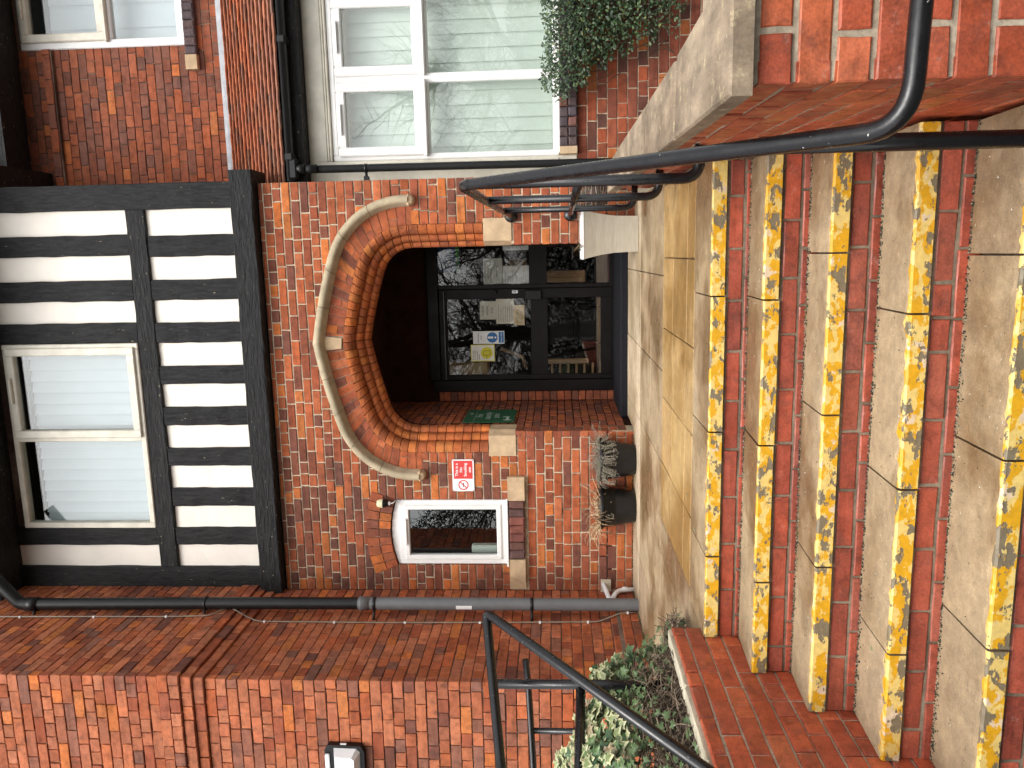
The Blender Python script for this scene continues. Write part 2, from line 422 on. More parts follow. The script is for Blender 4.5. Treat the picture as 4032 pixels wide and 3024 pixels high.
# ================================================================ SETTING: ground, landing
ZL = -.71; ZG = -1.53
mb = MB(); mb.face([(-40, -60, ZG), (40, -60, ZG), (40, 60, ZG), (-40, 60, ZG)]); mb.build('ground', 'asphalt', kind='structure')
land = MB(); land.box((-3.6, 3.80, ZG+.004), (.46, 8.9, ZL-.06)); land = land.build('landing', 'mortar_grey', kind='structure', origin=(-1.5, 6, ZL-.06))
STEPY = [3.60, 3.275, 2.972, 2.668, 2.345]; STEPZ = [ZL, -.862, -1.022, -1.189, -1.355]
XL, XR = -1.893, .40
def slab(parent, x0, x1, y0, y1, z, th=.055, mat='slab', tone=None, name='paving_slab', gap=.003):
    k = tone or 1+jit(.09); mb = MB()
    dz = [jit(.0015) for _ in range(4)]
    x0 += gap; x1 -= gap; y0 += gap; y1 -= gap; b_ = .004
    T = [(x0, y0, z+dz[0]), (x1, y0, z+dz[1]), (x1, y1, z+dz[2]), (x0, y1, z+dz[3])]
    I = [(x0+b_, y0+b_, z+dz[0]), (x1-b_, y0+b_, z+dz[1]), (x1-b_, y1-b_, z+dz[2]), (x0+b_, y1-b_, z+dz[3])]
    T = [(p[0], p[1], p[2]-b_) for p in T]; B = [(p[0], p[1], z-th) for p in T]
    V = I+T+B; F = [(0, 1, 2, 3)] + [(a, a+4, (a+1) % 4+4, (a+1) % 4) for a in range(4)] + [(a+4, a+8, (a+1) % 4+8, (a+1) % 4+4) for a in range(4)]
    col = (k, k*(1+jit(.02)), k*(1+jit(.03))); mb.mesh(V, F, col)
    return mb.build(name, mat, parent)
# landing paving: tactile band, then rows back to the wall (drier and paler under the eaves)
for y0, y1 in ((4.02, 4.25), (4.25, 4.74), (4.74, 5.18)):
    xs = [-1.82, -1.42, -.965, -.50, -.04, .42]
    for a, b_ in zip(xs[:-1], xs[1:]): slab(land, a, b_, y0, y1, ZL+.002, mat='tactile', name='tactile_slab')
for y0, y1, mt in ((5.18, 5.85, 'slab'), (5.85, 6.55, 'slab'), (6.55, 7.15, 'slab_dry'), (7.15, 7.75, 'slab_dry')):
    xs = [-3.3, -2.67, -2.06, -1.435, -.80, -.16, .46]
    for a, b_ in zip(xs[:-1], xs[1:]):
        if y0 > 7.1 and (a < -1.5 or a > .0): continue
        if y0 > 7.1: a = max(a, -1.62); b_ = min(b_, .09)
        slab(land, a, b_, y0, y1, ZL, mat=mt)
slab(land, -1.64, -1.435, 7.15, 7.75, ZL, mat='slab_dry'); slab(land, -.16, .09, 7.15, 7.75, ZL, mat='slab_dry')
for y0, y1 in ((3.63, 4.02), (4.02, 4.5), (4.5, 5.18)):
    xs = [-3.3, -2.67, -2.07, (-1.823 if y0 > 4.0 else XL)]
    for a, b_ in zip(xs[:-1], xs[1:]): slab(land, a, b_, y0, y1, ZL)

# ================================================================ STEPS
steps = thing('entrance_steps', 'flight of concrete steps with flaking yellow painted edges and red brick risers', 'steps', (-.75, 3, ZG))
JX = [[-1.47, -.849, -.209], [-1.456, -.833, -.209], [-1.259, -.638, -.019], [-1.463, -.841, -.226], [-1.27, -.65, -.031]]
EP = [(.36, .062, .036, .45), (.30, .052, .032, .35), (.33, .07, .045, .2)]  # riser brick tones darkened to carry the shade of the recessed risers
riserS = []; core = MB()
for i in range(5):
    y, z = STEPY[i], STEPZ[i]; yb = 4.02 if i == 0 else STEPY[i-1]+.03; sag = .0 if i == 0 else .020
    xs = [XL] + JX[i] + [XR]
    for a, b_ in zip(xs[:-1], xs[1:]):
        mb = MB(); k = 1+jit(.10); col = (k, k, k*(1+jit(.03))); g = .0035; x0, x1 = a+g, b_-g; th = .064; bv = .007; yy = y+jit(.004)
        n = 22; us = [x0+(x1-x0)*q/n for q in range(n+1)]; wd = R_.choice([.010, .010, .016, .03]); st = [.009+abs(R_.gauss(0, 1))*wd*.55 for _ in us]
        dz = jit(.002); zt = z+dz; wn = [abs(R_.gauss(0, .012)) for _ in us]; ez = [jit(.002) for _ in us]
        for q in range(n):
            u, v_ = us[q], us[q+1]; A, B = st[q], st[q+1]
            wc = tuple(x*1.16 for x in col); wa, wb = A+.012+wn[q], B+.012+wn[q+1]
            mb.face([(u, yy+A, zt), (v_, yy+B, zt), (v_, yy+wb, zt-.001*(i > 0)), (u, yy+wa, zt-.001*(i > 0))], wc)                                # pale worn band
            mb.face([(u, yy+wa, zt-.001*(i > 0)), (v_, yy+wb, zt-.001*(i > 0)), (v_, yb, zt-sag), (u, yb, zt-sag)], col)                                   # tread
            mb.face([(u, yy+bv+ez[q], zt-.0005), (v_, yy+bv+ez[q+1], zt-.0005), (v_, yy+B, zt), (u, yy+A, zt)], col, 1)                  # painted strip
            mb.face([(u, yy+ez[q], zt-bv), (v_, yy+ez[q+1], zt-bv), (v_, yy+bv+ez[q+1], zt-.0005), (u, yy+bv+ez[q], zt-.0005)], col, 1)
            mb.face([(u, yy+ez[q]*.6, zt-th), (v_, yy+ez[q+1]*.6, zt-th), (v_, yy+ez[q+1], zt-bv), (u, yy+ez[q], zt-bv)], col, 1)
            mb.face([(u, yb, zt-th), (v_, yb, zt-th), (v_, yy, zt-th), (u, yy, zt-th)], col)
        for u in (x0, x1): mb.face([(u, yy, zt-th), (u, yy, zt-bv), (u, yy+bv, zt), (u, yb, zt-sag), (u, yb, zt-th)], col, 1 if u == x0 and a == XL else 0)
        mb.build('tread', ['slab', 'yellow_paint'], steps)
    zb = STEPZ[i+1] if i < 4 else ZG
    core.box((XL+.002, y+.020, ZG+.006), (XR-.002, (STEPY[i-1]+.018 if i else 4.0), z-.066))
    riserS += lay(FRONT(y+.015), XL, XR, z-.143, z-.080, .2, .236, .010, EP, hdr=0, phase=i % 2, dep=.05, bev=.004, wob=.0015)
    riserS += lay(FRONT(y+.014), XL, XR, zb-.06, z-.154, .2, .236, .010, EP, hdr=0, phase=(i+1) % 2, dep=.05, bev=.004, wob=.0015)
core.build('step_core', 'mortar_shade_tone', steps)
emit(riserS, steps, 'brick_engineering', 300)
# grit, moss and dead leaves caught at the back of each tread
mb = MB()
for i in range(1, 5):
    for _ in range(900):
        x = R_.uniform(XL, XR); d = abs(R_.gauss(0, .011))*(1+.6*math.sin(x*5+i)); r = R_.uniform(.0015, .0055)
        c = R_.choice([(.03, .024, .018), (.05, .04, .03), (.02, .018, .015), (.25, .22, .16), (.06, .07, .03)])
        p = Vector((x, STEPY[i-1]+.010-d, STEPZ[i]-.0165)); a = R_.random()*6.28
        V = [p+Vector((math.cos(a+k*2.09)*r*R_.uniform(.7, 1.5), math.sin(a+k*2.09)*r, 0)) for k in range(3)]+[p+Vector((0, 0, r*1.2))]
        mb.mesh(V, [(0, 1, 3), (1, 2, 3), (2, 0, 3)], c)
for _ in range(520):
    i = R_.choice([0, 0, 0, 1, 2, 3, 4]); x = R_.uniform(XL, XR); y = R_.uniform(STEPY[i]+.02, (6.9 if i == 0 else STEPY[i-1]-.01)); r = R_.uniform(.001, .0035)
    c = R_.choice([(.6, .55, .45), (.5, .45, .35), (.05, .04, .03), (.06, .05, .03)])
    p = Vector((x, y, STEPZ[i]+.003-(.020*(y-STEPY[i])/.33 if i else 0))); a = R_.random()*6.28
    V = [p+Vector((math.cos(a+k*1.57)*r*R_.uniform(.6, 1.4), math.sin(a+k*1.57)*r, 0)) for k in range(4)]+[p+Vector((0, 0, r*.8))]
    mb.mesh(V, [(0, 1, 4), (1, 2, 4), (2, 3, 4), (3, 0, 4)], c)
mb.build('grit', 'twig', kind='stuff', label='loose grit and moss lying along the backs of the treads', cat='grit', fix=False)

# ================================================================ BUILDING
bld = thing('clinic_building', 'red brick and half timbered building with a wide stone hooded entrance arch', 'building', (-1.5, 7.6, ZL))
PG = [(.38, .084, .036, .40), (.30, .068, .036, .26), (.19, .054, .037, .11), (.51, .126, .038, .07), (.44, .105, .046, .11)]
PGD = [(.33, .076, .036, .36), (.20, .056, .036, .36), (.15, .049, .036, .13), (.47, .115, .036, .10)]
PP = [(.46, .124, .062, .44), (.40, .104, .054, .28), (.25, .082, .056, .13), (.54, .138, .045, .045), (.33, .075, .04, .08)]
PU = [(.33, .078, .038, .42), (.26, .066, .038, .32), (.19, .062, .044, .2), (.42, .105, .038, .06)]
PB = [(.32, .066, .032, .4), (.24, .054, .032, .3), (.13, .042, .032, .2), (.43, .105, .036, .1)]
# ---- arch geometry (four-centred), offset curves at distance d from the opening
CX, AW, SPR, APX = -.785, .872, 1.37, -.785
def arch_curve(d, n=40):
    r1 = .30; cx = CX-AW+r1; P = []
    r = r1+d
    for k in range(13):
        ph = math.radians(180-72*k/12); P.append((cx+r*math.cos(ph), SPR+r*math.sin(ph)))
    R2 = 4.83+d; c2x = cx+(r1-4.83)*math.cos(math.radians(108)); c2z = SPR+(r1-4.83)*math.sin(math.radians(108))
    for k in range(1, 200):
        ph = math.radians(108-12*k/199); x = c2x+R2*math.cos(ph)
        P.append((min(x, CX), c2z+R2*math.sin(ph)))
        if x >= CX: break
    return P
_ac = {}
def arch(d, q, side=1):
    key = round(d, 4)
    if key not in _ac:
        P = arch_curve(d); L = [0]
        for a, b_ in zip(P[:-1], P[1:]): L.append(L[-1]+math.dist(a, b_))
        _ac[key] = (P, L)
    P, L = _ac[key]; s = q*L[-1]
    if q < 0: x, z = P[0][0], P[0][1]+s
    else:
        k = 0
        while k < len(L)-2 and L[k+1] < s: k += 1
        f = (s-L[k])/max(1e-6, L[k+1]-L[k]); f = min(1, f)
        x = P[k][0]+(P[k+1][0]-P[k][0])*f; z = P[k][1]+(P[k+1][1]-P[k][1])*f
    if side < 0: x = 2*CX-x
    return x, z
def arch_x(d, z):
    """left x of offset curve d at height z, or None above the apex"""
    if z <= SPR: return CX-AW-d
    lo, hi = 0., 1.
    if arch(d, 1.)[1] <= z: return None
    for _ in range(26):
        mq = (lo+hi)/2
        if arch(d, mq)[1] < z: lo = mq
        else: hi = mq
    return arch(d, lo)[0]
WX0, WX1, WZ0, WZ1 = -3.007, -2.34, .512, 1.57      # small window
SCX, SCZ, SR = -2.675, .684, .965
def gable_holes(v):
    H = []
    if v < .40: H.append((-1.661, .090))
    elif v < .665: H.append((-1.905, .337))
    elif v < 1.31: H.append((CX-AW-.207, CX+AW+.207))
    else:
        x = arch_x(.43, v)
        if x is not None: H.append((x, 2*CX-x))
    if .32 < v < .49: H.append((-3.265, -2.10))
    if WZ0-.025 < v < WZ1: H.append((WX0-.003, WX1+.003))
    if v > WZ1-.02:
        dz = v-SCZ; rr = 1.175**2-dz*dz
        if rr > 0:
            x = min(math.sqrt(rr), dz*math.tan(math.radians(19.6))); H.append((SCX-x, SCX+x))
    return H
def plinth(v): return .045 if v < -.50 else (.022 if v < -.42 else 0)
def gpal(u, v): return PGD if (v > 1.55 and u < -1.9) or (v > .4 and v < 1.6 and u < -1.95 and R_.random() < .6) else PG
YW = 7.15
gw = MB()        # mortar core of the front wall
def strip(x0, x1, z0, z1): gw.box((x0, YW+.009, z0), (x1, YW+.26, z1))
strip(-3.27, -3.012, ZL-.2, 2.74); strip(-3.012, -2.335, ZL-.2, .40)
for k in range(12):
    a = -3.012+.677*k/12; b_ = a+.677/12; xm = (a+b_)/2; strip(a, b_, SCZ+math.sqrt(SR**2-(xm-SCX)**2)+.02, 2.74)
strip(-2.335, -1.865, ZL-.2, 2.74); strip(.296, .70, ZL-.2, 2.74); strip(-1.865, -1.671, ZL-.2, .403); strip(.100, .296, ZL-.2, .403)
for k in range(36):
    a = -1.865+2.161*k/36; b_ = a+2.161/36; xm = (a+b_)/2; xm = xm if xm < CX else 2*CX-xm
    zb = 1.37
    for q in range(60):
        x, z = arch(.204, q/59)
        if x <= xm: zb = z
    strip(a, b_, zb, 2.74)
gw.box((-3.27, YW-.034, ZL-.2), (-1.66, YW+.01, -.51)); gw.box((.13, YW-.034, ZL-.2), (.70, YW+.01, -.51))
gw = gw.build('front_wall', 'mortar', bld)
emit(lay(FRONT(YW), -3.27, .70, -.717, 2.735, .0855, .238, .0125, gpal, gable_holes, plinth, hdr=5), gw, 'brick', 300)
# ---- arch rings
PR = [(.45, .105, .036, .55), (.38, .088, .036, .3), (.52, .135, .040, .15)]
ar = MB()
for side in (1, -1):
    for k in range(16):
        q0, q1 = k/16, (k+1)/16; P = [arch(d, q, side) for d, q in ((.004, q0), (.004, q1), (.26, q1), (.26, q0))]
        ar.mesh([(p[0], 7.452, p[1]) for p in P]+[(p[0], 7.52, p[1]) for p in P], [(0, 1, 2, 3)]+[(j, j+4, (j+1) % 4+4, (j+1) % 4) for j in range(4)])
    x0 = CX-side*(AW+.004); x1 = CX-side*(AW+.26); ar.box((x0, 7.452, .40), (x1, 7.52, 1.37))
ar = ar.build('entrance_arch', 'porch_shade', bld, origin=(CX, 7.3, 1.5))
def ring_piece(prof, f0, f1, ybk, col, name, mat='brick', closed_back=True, parent=None, gap=0.0):
    """prof = [(d,y)...]; f0,f1 give (x,z) for d"""
    mb = MB(); n = 3; parent = parent or ar
    rows = []
    for k in range(n):
        fr_ = k/(n-1); row = []
        for d, y in prof:
            a = f0(d); b_ = f1(d); row.append((a[0]+(b_[0]-a[0])*fr_, y+jit(.0012), a[1]+(b_[1]-a[1])*fr_))
        rows.append(row)
    V = [p for r in rows for p in r]; m_ = len(prof); F = []
    for k in range(n-1):
        for j in range(m_-1): F.append((k*m_+j, (k+1)*m_+j, (k+1)*m_+j+1, k*m_+j+1))
    for k in (0, n-1):
        i0 = len(V); V += [(rows[k][0][0], ybk, rows[k][0][2]), (rows[k][-1][0], ybk, rows[k][-1][2])]
        cap = [k*m_+j for j in range(m_)] + [i0+1, i0]; F.append(tuple(cap if k else cap[::-1]))
    mb.mesh(V, F, col, smooth=False); return mb.build(name, mat, parent)
def quarter(d0, y0, d1, y1, n=6):
    """convex roll from (d0,y0) on the face to (d1,y1) deeper in"""
    return [(d1+(d0-d1)*math.cos(math.pi/2*k/n)**.9, y0+(y1-y0)*math.sin(math.pi/2*k/n)**1.0) for k in range(n+1)]
def roll(d0, y0, d1, y1, n=6):
    P = []
    for k in range(n+1):
        a = math.pi/2*k/n; P.append((d1+(d0-d1)*(1-math.sin(a)), y0+(y1-y0)*(1-math.cos(a))))
    return P
RINGS = [[(.205, 7.15)] + roll(.196, 7.15, .118, 7.23) + [(.118, 7.28)],
         [(.116, 7.262), (.108, 7.256)] + roll(.098, 7.256, .054, 7.32) + [(.054, 7.36)],
         [(.052, 7.345), (.046, 7.34)] + roll(.040, 7.34, .0, 7.40) + [(.0, 7.45)]]
for side in (1, -1):
    for ri, prof in enumerate(RINGS):
        L = _ac.get(round(prof[0][0], 4)) or (arch(prof[0][0], 0), _ac[round(prof[0][0], 4)])[1]
        n = int(round(L[1][-1]/.083)); ofs = .35 if ri == 1 else 0
        for k in range(n):
            q0, q1 = k/n, (k+1)/n; e = .0035/L[1][-1]
            ring_piece(prof, lambda d: arch(d, q0+e, side), lambda d: arch(d, q1-e, side), prof[-1][1]+.02, pick(PR), 'arch_brick')
        z = .668
        while z < SPR-.01:
            z1 = min(z+.0855, SPR)
            def fx(d, zz): x = CX-side*(AW+d); return (x, zz)
            ring_piece(prof, lambda d: fx(d, z+.003), lambda d: fx(d, z1-.003), prof[-1][1]+.02, pick(PR), 'arch_brick'); z = z1
    # flat face voussoirs between the rolls and the stone hood
    L = (arch(.29, 0), _ac[.29])[1][1][-1]; n = int(round(L/.083))
    for k in range(-1, n):
        q0, q1 = max(k, -.7)/n, (k+1)/n; e = .0035/L
        if k >= n-1: q1 = 1-.062/L
        prof = [(.207, 7.15), (.384, 7.15)]; c = pick(PG)
        if k % 3 == 1:
            ring_piece([(.207, 7.15), (.262, 7.15)], lambda d: arch(d, q0+e, side), lambda d: arch(d, q1-e, side), 7.2, pick(PG), 'arch_brick')
            prof = [(.268, 7.15), (.384, 7.15)]
        ring_piece(prof, lambda d: arch(d, q0+e, side), lambda d: arch(d, q1-e, side), 7.2, c, 'arch_brick')
    # moulded stone hood
    HP = [(.370, 7.152), (.374, 7.128), (.392, 7.100), (.398, 7.075), (.418, 7.058), (.448, 7.064), (.470, 7.090), (.478, 7.152)]
    nh = 5
    for k in range(nh):
        sub = 6
        mb = MB(); rows = []
        for j in range(sub+1):
            q = (k+j/sub)/nh; q = q*1.0+(.0012 if j == 0 else (-.0012 if j == sub and k < nh-1 else 0))
            rows.append([(*arch(d, q, side)[:1], y, arch(d, q, side)[1]) for d, y in HP])
        if k == 0: rows.insert(0, [(CX-side*(AW+d), y, 1.36) for d, y in HP]); rows.insert(0, [(CX-side*(AW+d), y, 1.335) for d, y in HP])
        V = [p for r in rows for p in r]; m_ = len(HP); F = []
        for a in range(len(rows)-1):
            for j in range(m_-1): F.append((a*m_+j, (a+1)*m_+j, (a+1)*m_+j+1, a*m_+j+1))
        F += [tuple(range(m_))[::-1], tuple((len(rows)-1)*m_+j for j in range(m_))]
        nf = len(F)-2; mb.mesh(V, F[:nf], smooth=True); i0 = len(mb.V); mb.mesh([V[q] for q in F[nf]]+[V[q] for q in F[nf+1]], [tuple(range(m_)), tuple(range(m_, 2*m_))]); mb.build('hood_stone', 'sandstone_grey', ar)
    # carved stop at the foot of the hood
    xc = CX-side*(AW+.425); mb = MB()
    mb.lathe([(.001, -.078), (.03, -.075), (.048, -.06), (.040, -.045), (.046, -.03), (.050, -.01), (.050, .0), (.03, .004)], (xc, 7.155, 1.325), 14, axis='y')
    mb.box((xc-.052, 7.075, 1.318), (xc+.052, 7.15, 1.340), bev=.008); mb.build('hood_stop', 'sandstone', ar)
# keystone and springing stones
def prism(pts, ya, yb, name, mat, parent, axis='y', col=(1, 1, 1), bev=0):
    mb = MB(); n = len(pts)
    if axis == 'y': A = [(p[0], ya, p[1]) for p in pts]; B = [(p[0], yb, p[1]) for p in pts]
    elif axis == 'z': A = [(p[0], p[1], ya) for p in pts]; B = [(p[0], p[1], yb) for p in pts]
    else: A = [(ya, p[0], p[1]) for p in pts]; B = [(yb, p[0], p[1]) for p in pts]
    mb.mesh(A+B, [tuple(range(n)), tuple(range(2*n-1, n-1, -1))] + [(k, n+k, n+(k+1) % n, (k+1) % n) for k in range(n)], col)
    return mb.build(name, mat, parent) if name else mb
prism([(-.745, 2.032), (-.842, 2.038), (-.858, 2.196), (-.795, 2.228), (-.722, 2.195)], 7.138, 7.25, 'keystone', 'sandstone', ar)
prism([(-1.902, 7.142), (-1.70, 7.142), (-1.660, 7.235), (-1.660, 7.45), (-1.902, 7.45)], .403, .662, 'springing_stone', 'sandstone', ar, 'z')
prism([(.334, 7.142), (.13, 7.142), (.090, 7.235), (.090, 7.45), (.334, 7.45)], .403, .662, 'springing_stone', 'sandstone', ar, 'z')
# ---- porch inside the arch
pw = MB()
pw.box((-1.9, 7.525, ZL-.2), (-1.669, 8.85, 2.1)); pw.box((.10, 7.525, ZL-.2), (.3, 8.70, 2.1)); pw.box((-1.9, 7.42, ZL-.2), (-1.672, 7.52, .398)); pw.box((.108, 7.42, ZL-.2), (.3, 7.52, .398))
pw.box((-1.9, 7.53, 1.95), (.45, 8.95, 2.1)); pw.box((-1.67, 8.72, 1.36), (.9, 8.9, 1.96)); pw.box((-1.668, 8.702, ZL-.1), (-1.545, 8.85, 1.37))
pw = pw.build('porch', 'porch_shade', bld)
S = lay(SIDE(-1.66), 7.152, 8.70, -.65, 1.95, .082, .235, .009, PU, lambda v: [(7.0, 7.46)] if v > .40 else [], hdr=2)
S += lay(FRONT(8.695), -1.655, -1.545, -.65, 1.36, .082, .235, .009, PU, hdr=0)
emit(S, pw, 'brick', 220)
mb = MB(); mb.box((-1.662, 7.72, ZL-.05), (.10, 8.70, -.638), bev=.012); mb.build('threshold_mat', 'mat_black', bld)

# ---- small window right of the drainpipe
def segx(x, r=SR): return SCZ+math.sqrt(r*r-(x-SCX)**2)
S = MB()
for r0, r1, n, ph in ((SR+.008, 1.083, 9, 0), (1.092, 1.212, 9, .5)):
    for k in range(n):
        a0 = math.radians(-20.6+41.2*k/n)+.004; a1 = math.radians(-20.6+41.2*(k+1)/n)-.004
        P = [(SCX+r*math.sin(a), SCZ+r*math.cos(a)) for r, a in ((r0, a0), (r0, a1), (r1, a1), (r1, a0))]
        c = pick(PG if k in (7, 8) and r0 > 1.05 else PGD); mb = MB()
        mb.mesh([(p[0]+jit(.002), 7.142+jit(.001), p[1]+jit(.002)) for p in P]+[(p[0], 7.2, p[1]) for p in P], [(0, 1, 2, 3)]+[(q, q+4, (q+1) % 4+4, (q+1) % 4) for q in range(4)], c)
        mb.build('arch_brick', 'brick', gw)
def frame_into(mb, x0, x1, z0, z1, t, y0, y1, bev=.006, tb=None):
    tb = tb or t
    mb.box((x0, y0, z0), (x0+t, y1, z1), bev=bev); mb.box((x1-t, y0, z0), (x1, y1, z1), bev=bev)
    mb.box((x0+t-.002, y0+.001, z1-t), (x1-t+.002, y1, z1), bev=bev); mb.box((x0+t-.002, y0+.001, z0), (x1-t+.002, y1, z0+tb), bev=bev)
def pane(x0, x1, z0, z1, y, parent, mat='glass'):
    mb = MB(); mb.box((x0, y, z0), (x1, y+.006, z1)); return mb.build('pane', mat, parent)
mb = MB(); frame_into(mb, WX0+.004, WX1-.004, WZ0, WZ1-.002, .055, 7.165, 7.235)
n = 16; xs = [WX0+.004+(WX1-WX0-.008)*k/n for k in range(n+1)]
top = [(x, segx(x)-.004) for x in xs]
A = [(x, 7.175, z) for x, z in top]; B = [(x, 7.175, WZ1-.004) for x in xs]
mb.mesh(A+B, [(k, k+1, n+2+k, n+1+k) for k in range(n)])
win = mb.build('window', 'upvc', bld)
tag(win, 'small white plastic window under a curved brick head')
mb = MB(); frame_into(mb, WX0+.055, WX1-.055, WZ0+.05, WZ1-.055, .045, 7.150, 7.20); mb.build('sash', 'upvc', win)
pane(WX0+.09, WX1-.09, WZ0+.085, WZ1-.09, 7.185, win)
mb = MB(); mb.box((-2.80, 7.128, WZ1-.078), (-2.53, 7.152, WZ1-.062), bev=.004); mb.build('vent', 'upvc', win)
mb = MB(); mb.box((WX0-.01, 7.115, WZ0-.022), (WX1+.012, 7.22, WZ0-.002), bev=.006); mb.build('sill', 'upvc', win)
# masonry sill under it
prism([(-3.255, .327), (-3.168, .327), (-2.932, .327), (-2.932, .488), (-3.168, .488), (-3.255, .488)], 7.14, 7.26, 'sill_stone', 'sandstone', gw)
prism([(-3.17, .330), (-2.934, .330), (-2.934, .482), (-3.10, .482)], 7.095, 7.138, 'sill_stone', 'sandstone', gw)
prism([(-2.335, .327), (-2.102, .327), (-2.102, .490), (-2.335, .490)], 7.10, 7.26, 'sill_stone', 'sandstone', gw)
for k in range(7):
    a = -2.928+k*.0845; mb = MB(); brick_into(mb, FRONT(7.10), a+.003, a+.0815, .332, .478, jit(.003), .1, pick([(.20, .06, .05, .6), (.13, .055, .05, .4)]), .012); mb.build('brick', 'brick', gw)
# what stands on the window board inside
mb = MB(); mb.box((-2.96, 7.33, .60), (-2.88, 7.42, .88), bev=.012); mb.box((-2.985, 7.34, .60), (-2.96, 7.40, .66), bev=.008)
mb.build('intercom_box', 'blind', label='pale plastic box standing behind the small window', cat='box', origin=(-2.92, 7.37, .6))
mb = MB(); mb.box((-3.2, 8.6, ZL), (-1.92, 8.65, 2.6)); mb.box((-3.25, 7.42, ZL), (-3.2, 8.65, 2.6)); mb.box((-1.97, 7.42, ZL), (-1.92, 8.6, 2.6)); mb.box((-3.2, 7.42, 2.55), (-1.97, 8.6, 2.6)); mb.box((-3.2, 7.412, .44), (-1.97, 8.6, .48))
mb.build('office_room', 'dark_room', kind='structure')

# ---- half timbering
YT = 7.115
def timber(x0, x1, z0, z1, y0, y1, name, mat, seg=14):
    """a hewn post or beam: long edges wander a little"""
    mb = MB(); horiz = (x1-x0) > (z1-z0); b_ = .009; rows = []
    for k in range(seg+1):
        f = k/seg; j = [jit(.0042) for _ in range(4)]; jy = jit(.004)
        if horiz: x = x0+(x1-x0)*f; sec = [(x, y1, z0), (x, y0+b_, z0+j[0]), (x, y0+jy, z0+b_+j[1]), (x, y0+jy, z1-b_+j[2]), (x, y0+b_, z1+j[3]), (x, y1, z1)]
        else: z = z0+(z1-z0)*f; sec = [(x0, y1, z), (x0+j[0], y0+b_, z), (x0+b_+j[1], y0+jy, z), (x1-b_+j[2], y0+jy, z), (x1+j[3], y0+b_, z), (x1, y1, z)]
        rows.append(sec)
    V = [p for r in rows for p in r]; F = []
    for k in range(seg):
        for q in range(6): F.append((k*6+q, k*6+(q+1) % 6, (k+1)*6+(q+1) % 6, (k+1)*6+q))
    F += [tuple(range(6)), tuple(seg*6+q for q in range(6))]
    mb.mesh(V, F); return mb.build(name, mat, bld)
timber(-3.266, .815, 2.752, 2.965, 7.045, 7.40, 'bressummer_beam', 'timber_h', 40)
timber(.487, .722, 2.968, 5.6, YT-.012, 7.35, 'post', 'timber'); timber(-3.267, -3.018, 2.968, 5.6, YT-.010, 7.35, 'post', 'timber')
timber(-3.016, .485, 3.818, 4.002, YT-.004, 7.30, 'middle_rail', 'timber_h', 40)
LOW = [(.484, .247), (.051, -.163), (-.354, -.568), (-.761, -.984), (-1.163, -1.386), (-1.569, -1.795), (-1.975, -2.201), (-2.387, -2.609), (-2.791, -3.013)]
UPP = [(.489, .263), (.072, -.158), (-.355, -.560), (-2.795, -3.02)]
def panel(x0, x1, z0, z1):
    mb = MB(); n = 8
    for k in range(n):
        za, zb = z0+(z1-z0)*k/n, z0+(z1-z0)*(k+1)/n
        mb.face([(x0, 7.145+.002*math.sin(k*2.1+x0*9), za), (x1, 7.145+.002*math.sin(k*1.7+x0*5), za), (x1, 7.145+.002*math.sin((k+1)*1.7+x0*5), zb), (x0, 7.145+.002*math.sin((k+1)*2.1+x0*9), zb)])
    return mb.build('plaster_panel', 'render_white', bld)
for k, (a, b_) in enumerate(LOW):
    panel(b_-.004, a+.004, 2.96, 3.825)
    if k < 8: timber(LOW[k+1][0], b_, 2.967, 3.816, YT+jit(.004), 7.2, 'stud', 'timber', 8)
for k, (a, b_) in enumerate(UPP):
    panel(b_-.004, a+.004, 3.998, 5.5)
for a, b_ in ((.072, .263), (-.355, -.158), (-.753, -.560), (-2.795, -2.612)): timber(a, b_, 4.004, 5.5, YT+jit(.004), 7.3, 'stud', 'timber', 10)
mb = MB(); mb.box((-3.27, 7.16, 2.80), (.70, 7.28, 4.0)); mb.box((-3.27, 7.16, 4.0), (-2.615, 7.28, 5.6)); mb.box((-.752, 7.16, 4.0), (.70, 7.28, 5.6)); mb.box((-2.615, 7.16, 5.37), (-.752, 7.28, 5.6))
mb.build('timbered_wall', 'mortar_old', bld)
# window of the timbered storey
GX0, GX1, GZ0, GZ1 = -2.608, -.757, 4.006, 5.365; GM = -1.69
mb = MB(); frame_into(mb, GX0, GX1, GZ0, GZ1, .055, 7.10, 7.20, .008); mb.box((GM-.03, 7.106, GZ0+.05), (GM+.03, 7.2, GZ1-.05), bev=.006)
win = mb.build('window', 'upvc_old', bld, label='white framed window set in the black timbers with vertical blinds')
mb = MB(); frame_into(mb, GM+.012, GX1-.035, GZ0+.035, GZ1-.04, .075, 7.076, 7.15, .008); mb.build('sash', 'upvc_old', win)
pane(GM+.085, GX1-.108, GZ0+.108, GZ1-.112, 7.12, win); pane(GX0+.054, GM-.028, GZ0+.054, GZ1-.054, 7.14, win)
mb = MB(); mb.box((-1.33, 7.045, GZ1-.083), (-1.08, 7.078, GZ1-.062), bev=.004); mb.build('handle', 'upvc_old', win)
def blinds(x0, x1, z0, z1, y, pitch, mat, parent, ang=14):
    n = int(math.ceil((x1-x0)/pitch)); w_ = pitch*1.14/2; ca, sa = math.cos(math.radians(ang)), math.sin(math.radians(ang))
    base = None
    for k in range(n):
        xc = x0+pitch*(k+.5)
        if base is None:
            mb = MB(); P = []
            for f in (-1, -.5, 0, .5, 1): P.append((xc+f*w_*ca, y+f*w_*sa+.004*(1-f*f)))
            for (a, b_), (c_, d_) in zip(P[:-1], P[1:]): mb.face([(a, b_, z0), (c_, d_, z0), (c_, d_, z1), (a, b_, z1)], smooth=True)
            base = mb.build('slat', mat, parent)
        else:
            o = base.copy(); C.objects.link(o); o.location.x = base.location.x + pitch*k
            WL[o] = WL[base]+Vector((pitch*k, 0, 0))
